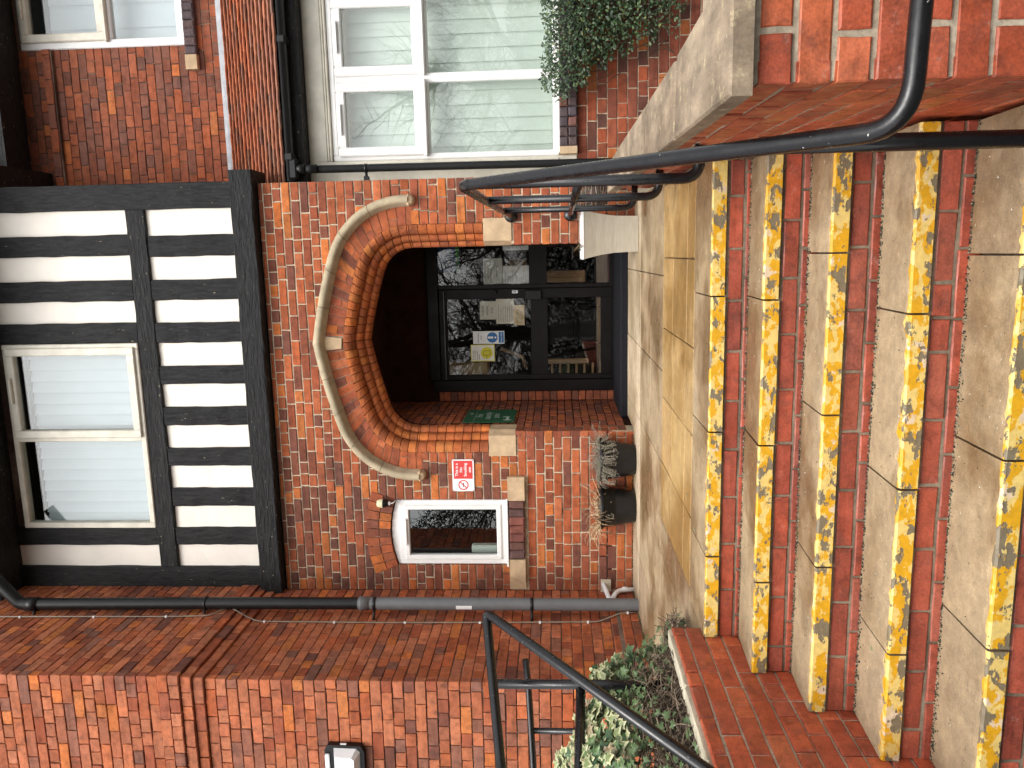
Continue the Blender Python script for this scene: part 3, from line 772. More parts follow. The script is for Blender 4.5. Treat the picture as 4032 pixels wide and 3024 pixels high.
blinds(GX0+.02, GX1-.02, GZ0+.02, GZ1-.17, 7.24, .112, 'blind_cool', win)
mb = MB(); mb.box((GX0+.02, 7.22, GZ1-.16), (GX1-.02, 7.27, GZ1-.13)); mb.build('blind_rail', 'dark_room', win)
mb = MB(); mb.box((-3.25, 8.0, 2.9), (.69, 8.05, 5.6)); mb.box((-3.25, 7.3, 2.85), (.69, 8.05, 2.9)); mb.build('upper_room', 'cream_wall', kind='structure')
# eaves over the timbered storey
mb = MB(); mb.box((-3.95, 6.80, 5.47), (.98, 8.5, 5.54)); mb.build('soffit', 'timber_h', bld)
mb = MB(); mb.box((-3.95, 6.77, 5.44), (1.0, 6.80, 5.64)); mb.build('fascia_board', 'timber_h', bld)
mb = MB(); mb.face([(-4.1, 6.6, 5.62), (1.05, 6.6, 5.62), (1.05, 8.6, 7.2), (-4.1, 8.6, 7.2)]); mb.face([(-4.1, 6.6, 5.6), (1.05, 6.6, 5.6), (1.05, 8.6, 7.16), (-4.1, 8.6, 7.16)]); mb.build('main_roof', 'tile', bld)

# ---- pier left of the entrance
XP, YP = -3.27, 5.485
def pier_off(v):
    if v < -.42: return plinth(v)
    if v > 3.14: return .045
    if v > 3.045: return .062
    if v > 2.94: return .042
    if v > 2.83: return .022
    return 0
pr = MB(); pr.box((-5.2, YP+.009, ZL-.6), (XP-.009, 7.3, 3.05)); pr.box((-5.2, YP-.033, 3.06), (XP+.033, 7.3, 6.2)); pr.box((-5.2, YP-.036, ZL-.6), (XP+.034, 7.15, -.51))
pr.box((-5.2, YP-.010, 2.84), (XP+.010, 7.14, 2.93)); pr.box((-5.2, YP-.03, 2.945), (XP+.03, 7.14, 3.04)); pr.box((-5.2, YP-.05, 3.05), (XP+.05, 7.14, 3.135))
pr = pr.build('brick_pier', 'mortar_old', bld)
def ppal(u, v): return PP if R_.random() < .8 else PG
emit(lay(SIDE(XP), YP-.001, 7.15, -.717, 5.45, .0887, .235, .0075, lambda u, v: PG if R_.random() < .5 else PP, None, pier_off, hdr=4, ext0=pier_off), pr, 'brick', 300)
emit(lay(FRONT(YP), -5.0, XP+.002, -.717, 5.45, .0887, .235, .0075, ppal, None, lambda v: pier_off(v)+.004, hdr=4, phase=1, ext1=pier_off), pr, 'brick', 300)
# ---- recessed wing on the right: upper wall, lean-to roof, window
YB, YU = 7.45, 8.35
uw = MB(); uw.box((.5, YU+.009, 3.2), (2.24, YU+.25, 5.8)); uw.box((2.24, YU+.009, 3.2), (4.2, YU+.25, 3.84)); uw.box((2.24, YU+.009, 5.655), (4.2, YU+.25, 5.8)); uw.box((.45, 7.42, ZG), (.69, 8.40, 5.6))
uw.box((.5, YU-.035, 5.305), (2.24, YU+.01, 5.37))
uw = uw.build('upper_wall', 'mortar_old', bld)
def uholes(v):
    H = []
    if 3.715 < v < 3.85: H.append((1.988, 5))
    if 3.845 < v < 5.655: H.append((2.245, 5))
    return H
emit(lay(FRONT(YU), .69, 4.2, 3.30, 5.75, .0918, .250, .008, PU, uholes, lambda v: .048 if 5.29 < v < 5.38 else 0, hdr=3), uw, 'brick', 300)
prism([(1.99, 3.722), (2.136, 3.722), (2.136, 3.845), (1.99, 3.845)], 8.29, 8.4, 'sill_stone', 'sandstone', uw)
for k in range(18):
    a = 2.14+k*.085; mb = MB(); brick_into(mb, FRONT(8.29), a+.003, a+.082, 3.722, 3.845, jit(.003), .1, pick([(.10, .06, .065, 1)]), .012); mb.build('brick', 'brick', uw)
mb = MB(); frame_into(mb, 2.247, 3.9, 3.852, 5.652, .085, YU-.005, YU+.1, .01); mb.box((2.33, YU+.002, 4.64), (3.82, YU+.1, 4.73), bev=.01)
win = mb.build('window', 'upvc', bld, label='tall white upstairs window with pale blind beside the brick wall')
mb = MB(); frame_into(mb, 2.315, 3.2, 4.70, 5.62, .085, YU-.035, YU+.05, .01); mb.box((2.30, YU-.045, 4.675), (3.2, YU+.03, 4.705), bev=.008); mb.build('sash', 'upvc_old', win)
pane(2.395, 3.12, 4.78, 5.54, YU+.02, win); pane(2.33, 3.8, 3.935, 4.645, YU+.04, win)
mb = MB(); mb.box((2.55, YU-.06, 5.56), (2.8, YU-.036, 5.58), bev=.004); mb.build('handle', 'upvc_old', win)
blinds(2.26, 3.9, 3.86, 5.42, YU+.2, .25, 'blind_cool', win, 3)
mb = MB(); mb.box((.72, 7.95, 5.69), (4.3, 9.0, 5.78)); mb.box((.72, 7.92, 5.66), (4.3, 7.95, 5.86)); mb.build('soffit', 'timber_h', bld)
# lean-to roof of plain tiles
EY, EZ, TY, TZ = 7.235, 2.475, 8.34, 3.43
rd = MB(); rd.face([(.70, EY+.03, EZ-.035), (4.2, EY+.03, EZ-.035), (4.2, TY+.02, TZ-.02), (.70, TY+.02, TZ-.02)]); rd.face([(.70, EY+.03, EZ-.06), (4.2, EY+.03, EZ-.06), (4.2, YU, 3.3), (.70, YU, 3.3)])
rd = rd.build('lean_to_roof', 'mortar_old', bld)
sl = Vector((0, TY-EY, TZ-EZ)); ln = sl.length; sl.normalize(); nr = Vector((0, -sl.z, sl.y))
rows = 15; gauge = ln/rows; PT = [(.36, .095, .045, .5), (.31, .085, .045, .35), (.23, .08, .05, .15)]
for r in range(rows):
    x = .695-(.083 if r % 2 else 0)
    while x < 3.0:
        x0, x1 = max(x, .702)+.0015, x+.1655-.0015; x += .1655
        if x1-x0 < .03: continue
        c = pick(PT); c = (c[0]*(1-.18*(1-r/rows)), c[1], c[2]*(1+.2*(1-r/rows))) if r < 6 else c
        mb = MB(); th = .016; ty = jit(.004); tz = jit(.003)
        p = Vector((0, EY, EZ))+sl*(gauge*r+ty); q = p+sl*(gauge*1.55)
        lift = .042+tz; V = []
        for pt_, li in ((p, lift), (q, .006)):
            for k in range(4):
                xx = x0+(x1-x0)*k/3; cam_ = .003*(1-(2*k/3-1)**2)
                V += [Vector((xx, 0, 0))+pt_+nr*(li+cam_), Vector((xx, 0, 0))+pt_+nr*(li+cam_-th)]
        F = []
        for k in range(3):
            a = 2*k; F += [(a, a+2, a+10, a+8), (a+1, a+9, a+11, a+3), (a, a+1, a+3, a+2)]
        F += [(0, 8, 9, 1), (6, 7, 15, 14)]
        mb.mesh(V, F, c); mb.build('roof_tile', 'tile', rd)
mb = MB(); n = 24
for k in range(n):
    a, b_ = .70+3.0*k/n, .70+3.0*(k+1)/n; w0, w1 = .006*math.sin(k*1.7), .006*math.sin((k+1)*1.7)
    mb.face([(a, YU-.012, TZ+.07), (b_, YU-.012, TZ+.07), (b_, YU-.022, TZ+.035+w1), (a, YU-.022, TZ+.035+w0)], smooth=True)
    mb.face([(a, YU-.022, TZ+.035+w0), (b_, YU-.022, TZ+.035+w1), (b_, TY-.085, TZ-.045+w1), (a, TY-.085, TZ-.045+w0)], smooth=True)
mb.build('lead_flashing', 'lead', rd)
# gutter, fascia
gut = MB(); prof = [(math.cos(math.radians(a))*.058, math.sin(math.radians(a))*.058) for a in range(180, 361, 15)]
for k in range(len(prof)-1):
    (a, b_), (c_, d_) = prof[k], prof[k+1]
    for s_ in (1, .93): gut.face([(.712, 7.215+a*s_, 2.458+b_*s_), (4.2, 7.215+a*s_, 2.458+b_*s_), (4.2, 7.215+c_*s_, 2.458+d_*s_), (.712, 7.215+c_*s_, 2.458+d_*s_)], smooth=True)
gut.face([(.712, 7.215+p[0], 2.458+p[1]) for p in prof]); 
for x in (.93, 1.95): gut.box((x-.035, 7.154, 2.395), (x+.035, 7.276, 2.47), bev=.01)
gut = gut.build('roof_gutter', 'black_plastic', origin=(1.5, 7.215, 2.458), fix=False, label='black half round gutter along the eaves of the small tiled roof', cat='gutter')
mb = MB(); mb.box((.735, 7.165, 2.37), (.915, 7.268, 2.462), bev=.012); mb.tube([(.825, 7.215, 2.38), (.825, 7.23, 2.31)], .044, 16); mb.build('outlet', 'black_plastic', gut)
mb = MB(); mb.box((.70, 7.285, 2.325), (4.2, 7.31, 2.46)); mb.box((.70, 7.31, 2.325), (4.2, 7.46, 2.34)); mb.build('fascia_board', 'timber_h', bld)
# lower wall and its window
bw = MB(); bw.box((.69, YB+.009, ZG), (4.2, YB+.25, -.05)); bw.box((.69, YB+.06, 1.95), (4.2, YB+.25, 2.45)); bw = bw.build('lower_wall', 'mortar', bld)
emit(lay(FRONT(YB), .69, 4.2, -1.51, -.215, .0932, .262, .009, PB, hdr=4, wob=.003), bw, 'brick', 200)
for k in range(24):
    a = .983+k*.088
    for q, (za, zb, yy) in enumerate(((-.128, -.05, 7.405), (-.21, -.132, 7.395))):
        mb = MB(); brick_into(mb, FRONT(yy), a+.003, a+.085, za, zb, jit(.002), .12, pick([(.09, .055, .06, .8), (.16, .06, .05, .2)]), .010); mb.build('brick', 'brick', bw)
prism([(.915, -.21), (.981, -.21), (.981, -.05), (.915, -.05)], 7.395, 7.5, 'sill_stone', 'sandstone', bw)
mb = MB(); mb.box((.702, YB-.012, -.21), (.905, YB+.05, 2.325), bev=.006); mb.box((.905, YB-.004, 2.15), (4.2, YB+.05, 2.325), bev=.006)
for z in (2.125, 2.10): mb.box((.905, YB-.02-(2.125-z)*.3, z), (4.2, YB+.04, z+.018), bev=.005)
mb.box((.862, YB-.026, -.04), (.885, YB+.0, 2.10), bev=.005); mb.build('window_surround', 'upvc_old', bld)
mb = MB(); BX0, BX1, BZ0, BZ1 = .908, 4.2, -.045, 2.098
frame_into(mb, BX0, BX1, BZ0, BZ1, .055, YB+.0, YB+.09, .008)
for x in (1.64, 2.375, 3.1): mb.box((x-.042, YB+.004, BZ0+.05), (x+.042, YB+.09, BZ1-.05), bev=.008)
mb.box((BX0+.05, YB+.006, 1.165), (BX1-.05, YB+.09, 1.24), bev=.008)
win = mb.build('window', 'upvc', bld, label='wide white framed window above the trimmed shrub with pale vertical blinds')
for x0, x1 in ((.945, 1.612), (1.668, 2.345), (2.405, 3.07)):
    mb = MB(); frame_into(mb, x0, x1, 1.215, 2.035, .085, YB-.036, YB+.05, .010); mb.box((x0-.012, YB-.046, 1.185), (x1+.012, YB+.03, 1.218), bev=.008)
    mb.box(((x0+x1)/2-.14, YB-.066, 1.985), ((x0+x1)/2+.14, YB-.037, 2.005), bev=.005); mb.build('sash', 'upvc', win)
    pane(x0+.08, x1-.08, 1.297, 1.955, YB+.0, win)
for x0, x1 in ((.955, 1.60), (1.68, 2.335), (2.415, 3.06)): pane(x0, x1, .008, 1.168, YB+.03, win)
mb = MB(); mb.box((.93, YB-.03, -.052), (4.2, YB+.05, -.036), bev=.004); mb.build('sill', 'upvc', win)
blinds(.92, 3.1, -.03, 1.98, YB+.17, .127, 'blind', win, 8)
mb = MB(); mb.box((.7, 8.0, -1.4), (4.2, 8.05, 2.4)); mb.build('ward_room', 'cream_wall', kind='structure')

# ---- automatic entrance door
YD = 8.70
mb = MB()
mb.box((-1.543, YD-.03, -.64), (-1.412, YD+.07, 1.42), bev=.006); mb.box((-1.412, YD-.03, 1.335), (.30, YD+.07, 1.46), bev=.006)
mb.box((-.372, YD-.02, -.64), (-.328, YD+.06, 1.337), bev=.004); mb.box((-.33, YD-.01, .102), (.30, YD+.05, .302), bev=.004); mb.box((-.33, YD-.01, -.64), (.30, YD+.05, -.592), bev=.004)
mb.box((.20, YD-.01, -.60), (.30, YD+.05, 1.34)); mb.box((-1.415, YD-.02, -.645), (-.37, YD+.06, -.628), bev=.003)
door = mb.build('entrance_door', 'black_frame', bld, label='black framed automatic glass door with a side light')
leaf = MB(); leaf.box((-1.408, YD-.012, -.625), (-1.352, YD+.04, 1.328), bev=.004); leaf.box((-.486, YD-.012, -.625), (-.376, YD+.04, 1.328), bev=.004)
leaf.box((-1.354, YD-.011, 1.243), (-.484, YD+.04, 1.328), bev=.004); leaf.box((-1.354, YD-.011, .10), (-.484, YD+.04, .292), bev=.004); leaf.box((-1.354, YD-.011, -.625), (-.484, YD+.04, -.495), bev=.004)
leaf.build('door_leaf', 'black_frame', door)
for a in ((-1.356, -.482, .288, 1.246), (-1.356, -.482, -.498, .104), (-.332, .205, .30, 1.34), (-.332, .205, -.596, .104)): pane(*a, YD+.012, door, 'glass_door')
mb = MB(); mb.box((-.505, YD-.05, .165), (-.392, YD-.012, .355), bev=.008); mb.build('push_pad', 'black_plastic', door)
mb = MB(); mb.box((-.426, YD-.020, .43), (-.393, YD-.012, .497), bev=.002); mb.build('switch_plate', 'white_plastic', door)
mb = MB(); mb.box((-.416, YD-.0225, .452), (-.405, YD-.0205, .478)); mb.lathe([(.001, -.03), (.02, -.028), (.02, 0)], (-.408, YD-.012, .683), 14, axis='y'); mb.build('lock', 'black_plastic', door)
mb = MB(); mb.box((-1.40, YD-.052, 1.265), (-.40, YD-.030, 1.272)); mb.build('track_edge', 'grey_plastic', door)
# hall behind the door
mb = MB(); mb.box((-2.6, 8.92, -.66), (2.2, 13.0, -.645)); mb.build('hall_floor', 'pink_floor', kind='structure')
mb = MB(); mb.box((-2.65, 8.9, -.7), (-2.6, 13, 2.4)); mb.box((2.2, 8.9, -.7), (2.25, 13, 2.4)); mb.box((-2.6, 13, -.7), (2.2, 13.05, 2.4)); mb.box((-2.6, 8.9, 2.4), (2.2, 13, 2.45)); mb.box((.35, 8.95, -.6), (2.2, 9.0, 2.4)); mb.build('hall_wall', 'dark_room', kind='structure')
def inside(name, label, cat, boxes, mat, bev=.006):
    mb = MB()
    for a, b_ in boxes: mb.box(a, b_, bev=bev)
    return mb.build(name, mat, label=label, cat=cat)
inside('hall_cupboard', 'cream cupboard against the hall wall behind the door glass', 'cupboard', [((-1.62, 9.3, .85), (-1.30, 9.6, 1.33)), ((-1.60, 9.298, .87), (-1.47, 9.302, 1.31))], 'cream_wall')
inside('radiator_cover', 'cream radiator cover low down behind the side light', 'radiator', [((-.34, 9.4, -.35), (-.20, 9.5, .12)), ((-.325, 9.392, -.34), (-.28, 9.402, .10)), ((-.26, 9.392, -.34), (-.215, 9.402, .10))], 'cream_wall')
inside('notice_shelf', 'small yellow shelf unit behind the side light posters', 'shelf', [((-.16, 9.35, .36), (-.06, 9.5, .56)), ((-.165, 9.345, .45), (-.055, 9.35, .46))], 'cream_wall')
bal = thing('stair_balustrade', 'wooden stair balusters and sloping handrail inside the hall', 'balustrade', (-1.35, 9.25, -.64))
mb = MB()
for k in range(6): mb.box((-1.545, 9.2, -.60+k*.0), (-1.5, 9.25, -.6+.01))
for k in range(7):
    z = .06-k*.098; mb = MB(); mb.box((-1.50, 9.22+k*.002, z-.014), (-1.30, 9.25+k*.002, z+.014), bev=.005); mb.build('baluster', 'wood', bal)
mb = MB(); mb.box((-1.31, 9.20, -.38), (-1.25, 9.27, .30), bev=.01); mb.build('newel', 'wood', bal)
mb = MB(); mb.tube([(-1.12, 9.25, .68), (-1.22, 9.25, .42), (-1.35, 9.25, .38)], .02, 8); mb.build('handrail', 'wood', bal)
ch = MB(); ch.box((-1.12, 9.4, -.55), (-.62, 9.85, -.22), bev=.06); ch.box((-1.15, 9.8, -.25), (-.6, 9.9, .12), bev=.04); ch.tube([(-1.1, 9.38, -.62), (-1.05, 9.36, -.3), (-.7, 9.36, -.2), (-.6, 9.38, -.62)], .012, 8)
ch.build('waiting_chair', 'black_plastic', label='dark padded chair standing in the hall behind the door', cat='chair', origin=(-.88, 9.6, -.64))

# ================================================================ SIGNS AND NOTICES
def plate(x0, x1, z0, z1, y, t=.004, r=.012):
    mb = MB(); P = []
    for cx, cz, a0 in ((x1-r, z0+r, 270), (x1-r, z1-r, 0), (x0+r, z1-r, 90), (x0+r, z0+r, 180)):
        for k in range(5): a = math.radians(a0+90*k/4); P.append((cx+r*math.cos(a), cz+r*math.sin(a)))
    n = len(P); mb.mesh([(p[0], y, p[1]) for p in P]+[(p[0], y+t, p[1]) for p in P], [tuple(range(n)), tuple(range(2*n-1, n-1, -1))]+[(k, n+k, n+(k+1) % n, (k+1) % n) for k in range(n)]); return mb
def flat(frame, u0, u1, v0, v1, off, col, parent, name='print', mat='paint'):
    O, U, W, Nn = frame; mb = MB(); mb.face([O+U*u+W*v+Nn*off for u, v in ((u0, v0), (u1, v0), (u1, v1), (u0, v1))], col); return mb.build(name, mat, parent, fix=False)
def disc(frame, u, v, r0, r1, off, col, parent, name='print', mat='paint'):
    O, U, W, Nn = frame; mb = MB(); n = 36
    pt = lambda r, k: O+U*(u+r*math.cos(6.28319*k/n))+W*(v+r*math.sin(6.28319*k/n))+Nn*off
    if r0 <= 0: mb.face([pt(r1, k) for k in range(n)], col)
    else:
        for k in range(n): mb.face([pt(r0, k), pt(r0, k+1), pt(r1, k+1), pt(r1, k)], col)
    return mb.build(name, mat, parent, fix=False)
def bar(frame, a, b_, w_, off, col, parent, name='print'):
    O, U, W, Nn = frame; d = Vector((b_[0]-a[0], b_[1]-a[1])).normalized(); p = (-d.y*w_/2, d.x*w_/2); mb = MB()
    mb.face([O+U*x+W*z+Nn*off for x, z in ((a[0]+p[0], a[1]+p[1]), (a[0]-p[0], a[1]-p[1]), (b_[0]-p[0], b_[1]-p[1]), (b_[0]+p[0], b_[1]+p[1]))], col); return mb.build(name, 'paint', parent, fix=False)
sg = plate(-2.248, -1.932, .812, 1.023, 7.138).build('no_smoking_sign', 'white_plastic', label='white and red no smoking sign screwed to the brick beside the arch', cat='sign', fix=True)
fr = FRONT(7.138); RED = (.62, .05, .045)
flat(fr, -2.124, -1.944, .826, 1.009, .0012, RED, sg)
for ln_, z in (('This is a', .967), ('No', .925), ('Smoking', .883), ('site', .841)): text(ln_, .039, fr, (-2.034, z), .0026, (.85, .84, .83), sg, align='CENTER', bold=.0006)
disc(fr, -2.186, .918, .040, .050, .0012, RED, sg); bar(fr, (-2.205, .918), (-2.166, .918), .009, .0010, (.02, .02, .02), sg); bar(fr, (-2.219, .885), (-2.153, .951), .009, .0018, RED, sg)
for x, z in ((-2.238, .822), (-2.238, 1.013), (-1.942, .822), (-1.942, 1.013)): disc(fr, x, z, 0, .004, .002, (.15, .15, .15), sg, 'screw')
fs = MB(); fs.box((-1.648, 7.485, .437), (-1.644, 8.125, .957)); fs = fs.build('fire_sign', 'paint', label='dark green fire assembly point sign on the porch side wall', cat='sign')
for p in fs.data.attributes['col'].data: p.color = (.012, .085, .035, 1)
fr2 = (Vector((-1.644, 0, 0)), Y1, Z1, X1); GT = (.42, .52, .45)
for ln_, z in (('Fire', .775), ('assembly', .690), ('point', .605)): text(ln_, .095, fr2, (7.80, z), .0015, GT, fs, align='CENTER', bold=.0008)
bar(fr2, (7.56, .51), (7.72, .51), .030, .0015, GT, fs); bar(fr2, (7.73, .49), (7.73, .56), .030, .0018, GT, fs); bar(fr2, (7.60, .55), (7.56, .51), .024, .0020, GT, fs); bar(fr2, (7.60, .47), (7.56, .51), .024, .0022, GT, fs)
bar(fr2, (7.90, .885), (7.86, .915), .012, .0015, GT, fs); bar(fr2, (7.90, .885), (7.95, .935), .012, .0017, GT, fs); bar(fr2, (7.50, .85), (8.11, .85), .003, .0013, GT, fs)
for y, z in ((7.5, .45), (8.11, .45), (7.5, .944), (8.11, .944)): disc(fr2, y, z, 0, .007, .002, (.5, .5, .5), fs, 'screw')
def notice(name, label, x0, x1, z0, z1, y, col):
    mb = MB(); mb.box((x0, y, z0), (x1, y+.0012, z1)); o = mb.build(name, 'paint', label=label, cat='notice')
    for p in o.data.attributes['col'].data: p.color = (*col, 1)
    return o, FRONT(y)
INK = (.02, .02, .02)
o, f = notice('door_notice', 'blue and white automatic door keep clear sticker on the door glass', -.995, -.851, .595, .952, YD-.004, (.72, .72, .70))
disc(f, -.923, .733, 0, .060, .0012, (.02, .13, .33), o); bar(f, (-.923, .722), (-.923, .785), .022, .002, (.75, .75, .75), o); disc(f, -.923, .697, 0, .011, .002, (.75, .75, .75), o)
flat(f, -.985, -.861, .602, .660, .0012, (.02, .13, .33), o); text('Keep clear', .025, f, (-.923, .623), .0022, (.7, .7, .7), o, align='CENTER')
text('Automatic', .027, f, (-.923, .885), .0012, INK, o, align='CENTER'); text('door', .027, f, (-.923, .853), .0012, INK, o, align='CENTER')
o, f = notice('door_notice', 'yellow bordered waiting notice with a round yellow door symbol', -1.195, -1.004, .71, .981, YD-.004, (.70, .62, .12))
flat(f, -1.186, -1.013, .719, .972, .001, (.72, .70, .62), o); disc(f, -1.099, .800, 0, .068, .0018, (.62, .55, .02), o)
for k, s_ in enumerate(('Do you need', 'to accompany?', 'Can you wait', 'outside?')): text(s_, .019, f, (-1.178, .952-k*.021-(.006 if k > 1 else 0)), .0018, INK, o, bold=.0003)
for a, b_ in (((-1.125, .762), (-1.075, .762)), ((-1.125, .762), (-1.125, .84)), ((-1.125, .84), (-1.075, .83)), ((-1.075, .762), (-1.075, .83)), ((-1.165, .80), (-1.13, .80))): bar(f, a, b_, .005, .0026, INK, o)
def paper(label, x0, x1, z0, z1, col, words, size, y=YD+.024):
    o, f = notice('door_notice', label, x0, x1, z0, z1, y, col)
    for k, wd in enumerate(words):
        if wd: text(wd, size, f, ((x0+x1)/2, z1-size*1.2-k*size*1.35), .0012, INK, o, align='CENTER')
    return o, f
paper('white paper notice with bold PLEASE WEAR lettering inside the door glass', -.72, -.514, .684, .868, (.62, .60, .50), ('PLEASE', 'WEAR', 'THE'), .038)
o, f = paper('white paper notice taped low behind the door glass under the lettered one', -.772, -.490, .480, .683, (.66, .63, .52), (), .03, YD+.027)
for k in range(7): bar(f, (-.75, .655-k*.025), (-.75+R_.uniform(.15, .24), .655-k*.025), .005, .0012, (.25, .25, .22), o)
o, f = paper('cream printed card below the two papers on the door', -.79, -.562, .363, .482, (.66, .52, .30), (), .03, YD+.024)
for k in range(6): bar(f, (-.77, .455-k*.014), (-.77+R_.uniform(.12, .19), .455-k*.014), .004, .0012, (.2, .17, .1), o)
o, f = paper('grey paper notice ending THANK YOU inside the side light', -.322, -.035, .602, .818, (.42, .43, .38), ('CAN STAFF AND', 'SERVICE USERS', 'PLEASE WEAR A MASK', '', 'THANK YOU'), .024)
o, f = paper('pale paper sheet low in the side light next to the mullion', -.32, -.12, .304, .597, (.52, .53, .50), (), .03)
for k in range(10): bar(f, (-.30, .565-k*.025), (-.30+R_.uniform(.08, .15), .565-k*.025), .004, .0012, (.3, .3, .3), o)
o, f = paper('white drawing sheet behind the glass at the right jamb', .05, .19, .305, .592, (.60, .62, .60), (), .03)
for k in range(5): bar(f, (.065, .34+k*.045), (.12, .36+k*.045), .004, .0012, (.15, .15, .15), o)
ds = MB(); ds.box((-.18, 9.2, 1.145), (.20, 9.21, 1.41)); ds = ds.build('directory_sign', 'paint', label='blue and green directory sign hanging inside the hall', cat='sign')
for p in ds.data.attributes['col'].data: p.color = (.035, .16, .46, 1)
f = FRONT(9.2); flat(f, -.178, .198, 1.147, 1.192, .0012, (.08, .48, .08), ds)
for k, s_ in enumerate(('Wound Clinic', 'Family Planning', 'Midwives', 'Toilets', 'Fire exit')): text(s_, .040, f, (-.165, 1.365-k*.0485), .0026, (.75, .75, .75), ds)
# ================================================================ PIPES AND CABLES
dp = thing('drainpipe', 'thick drainpipe, black above and grey below, clipped to the pier side', 'drainpipe', (-3.15, 6.6, ZL))
PX, PY, PR_ = -3.15, 6.59, .056
mb = MB(); mb.tube([(PX, PY, 1.80), (PX, PY-.01, 3.1), (PX, PY-.05, 4.98)], PR_, 20, cap=False); mb.build('pipe', 'black_plastic', dp, label='black upper length of pipe')
mb = MB(); mb.tube([(PX, PY, ZL-.02), (PX, PY, 1.86)], PR_+.001, 20, cap=False); mb.build('pipe', 'grey_plastic', dp, label='grey lower length of pipe')
mb = MB(); mb.tube([(PX, PY, 1.755), (PX, PY, 1.815), (PX, PY, 1.83), (PX, PY, 1.845)], [PR_+.006, PR_+.006, PR_+.011, PR_+.008], 20); mb.build('pipe_joint', 'grey_plastic', dp)
mb = MB(); mb.tube([(PX, PY-.05, 4.90), (PX, PY-.05, 5.02)], PR_+.008, 20); mb.tube(fillet([(PX, PY-.05, 4.98), (PX, PY-.05, 5.08), (PX+.22, PY-.03, 5.30), (PX+.55, PY-.0, 5.52)], .08), PR_, 18); mb.build('elbow', 'black_plastic', dp)
for z, y, m_ in ((4.92, PY-.05, 'black_plastic'), (3.30, PY-.012, 'black_plastic'), (1.706, PY, 'black_plastic'), (.255, PY, 'black_plastic')):
    mb = MB(); mb.tube([(PX, y, z-.014), (PX, y, z+.014)], PR_+.006, 20); mb.tube([(PX-.03, y-.03, z), (XP, y-.09, z)], .013, 8); mb.build('pipe_clip', m_, dp)
mb = MB(); n = 5
for k in range(n):
    a0, a1 = math.radians(238+8*k), math.radians(238+8*(k+1)); r = PR_+.0022
    mb.face([(PX+r*math.cos(a0), PY+r*math.sin(a0), .80), (PX+r*math.cos(a1), PY+r*math.sin(a1), .80), (PX+r*math.cos(a1), PY+r*math.sin(a1), .947), (PX+r*math.cos(a0), PY+r*math.sin(a0), .947)], (.72, .72, .72), smooth=True)
st_ = mb.build('sticker', 'paint', dp, fix=False)
r2 = thing('drainpipe', 'slim black downpipe from the gutter beside the wide white window', 'drainpipe', (.822, 7.29, ZG))
mb = MB(); mb.tube([(.825, 7.25, 2.33), (.824, 7.29, 2.20), (.822, 7.29, 1.0), (.812, 7.29, ZG)], .036, 16, cap=False); mb.build('pipe', 'black_plastic', r2)
mb = MB(); mb.tube([(.825, 7.255, 2.20), (.825, 7.235, 2.33)], .041, 16); mb.build('pipe_joint', 'black_plastic', r2)
for z in (1.75, -.6): 
    mb = MB(); mb.tube([(.823, 7.29, z-.012), (.823, 7.29, z+.012)], .041, 16); mb.tube([(.80, 7.28, z), (.745, 7.25, z-.01)], .014, 8); mb.box((.70, 7.22, z-.035), (.745, 7.27, z+.01), bev=.004); mb.build('pipe_clip', 'black_plastic', r2)
cb = thing('wall_cable', 'thin grey cable clipped down the brick pier beside the thick drainpipe', 'cable', (XP+.05, 6.45, ZL))
path = [(XP+.058, 6.40, 5.4), (XP+.058, 6.42, 4.3), (XP+.055, 6.434, 3.62), (XP+.058, 6.45, 3.22), (XP+.075, 6.56, 3.12), (XP+.075, 6.57, 3.05), (XP+.03, 6.50, 2.90), (XP+.012, 6.435, 2.76), (XP+.012, 6.43, 1.6), (XP+.012, 6.45, .4), (XP+.012, 6.47, -.34), (XP+.06, 6.55, -.55), (XP+.06, 6.56, -.70)]
mb = MB(); mb.tube(fillet(path, .05, 4), .0065, 8); mb.build('cable', 'cable', cb)
for z, y, x in ((5.0, 6.405, .056), (4.3, 6.42, .056), (3.62, 6.434, .056), (2.70, 6.435, .012), (2.05, 6.432, .012), (1.40, 6.433, .012), (.72, 6.443, .012), (.18, 6.456, .012), (-.25, 6.467, .012), (-.61, 6.556, .06)):
    mb = MB(); mb.box((XP+x-.012, y-.009, z-.010), (XP+x+.009, y+.009, z+.010), bev=.003); mb.build('cable_clip', 'white_plastic', cb)
op = thing('overflow_pipe', 'short white plastic waste pipes at the foot of the wall corner', 'pipe', (-3.2, 7.05, ZL))
mb = MB(); mb.tube([(-3.17, 7.10, -.42), (-3.20, 7.04, -.44), (-3.235, 6.86, -.47)], .022, 12); mb.build('waste_pipe', 'white_plastic', op)
mb = MB(); mb.tube(fillet([(-3.21, 6.86, -.50), (-3.19, 6.98, -.555), (-3.19, 7.0, -.72)], .06), .022, 12); mb.tube([(-3.19, 6.995, -.60), (-3.19, 6.999, -.655)], .027, 12); mb.build('waste_pipe', 'white_plastic', op)
mb = MB(); mb.box((-3.262, 7.085, -.50), (-3.13, 7.10, -.40), bev=.004); mb.build('patch', 'mortar_grey', op)

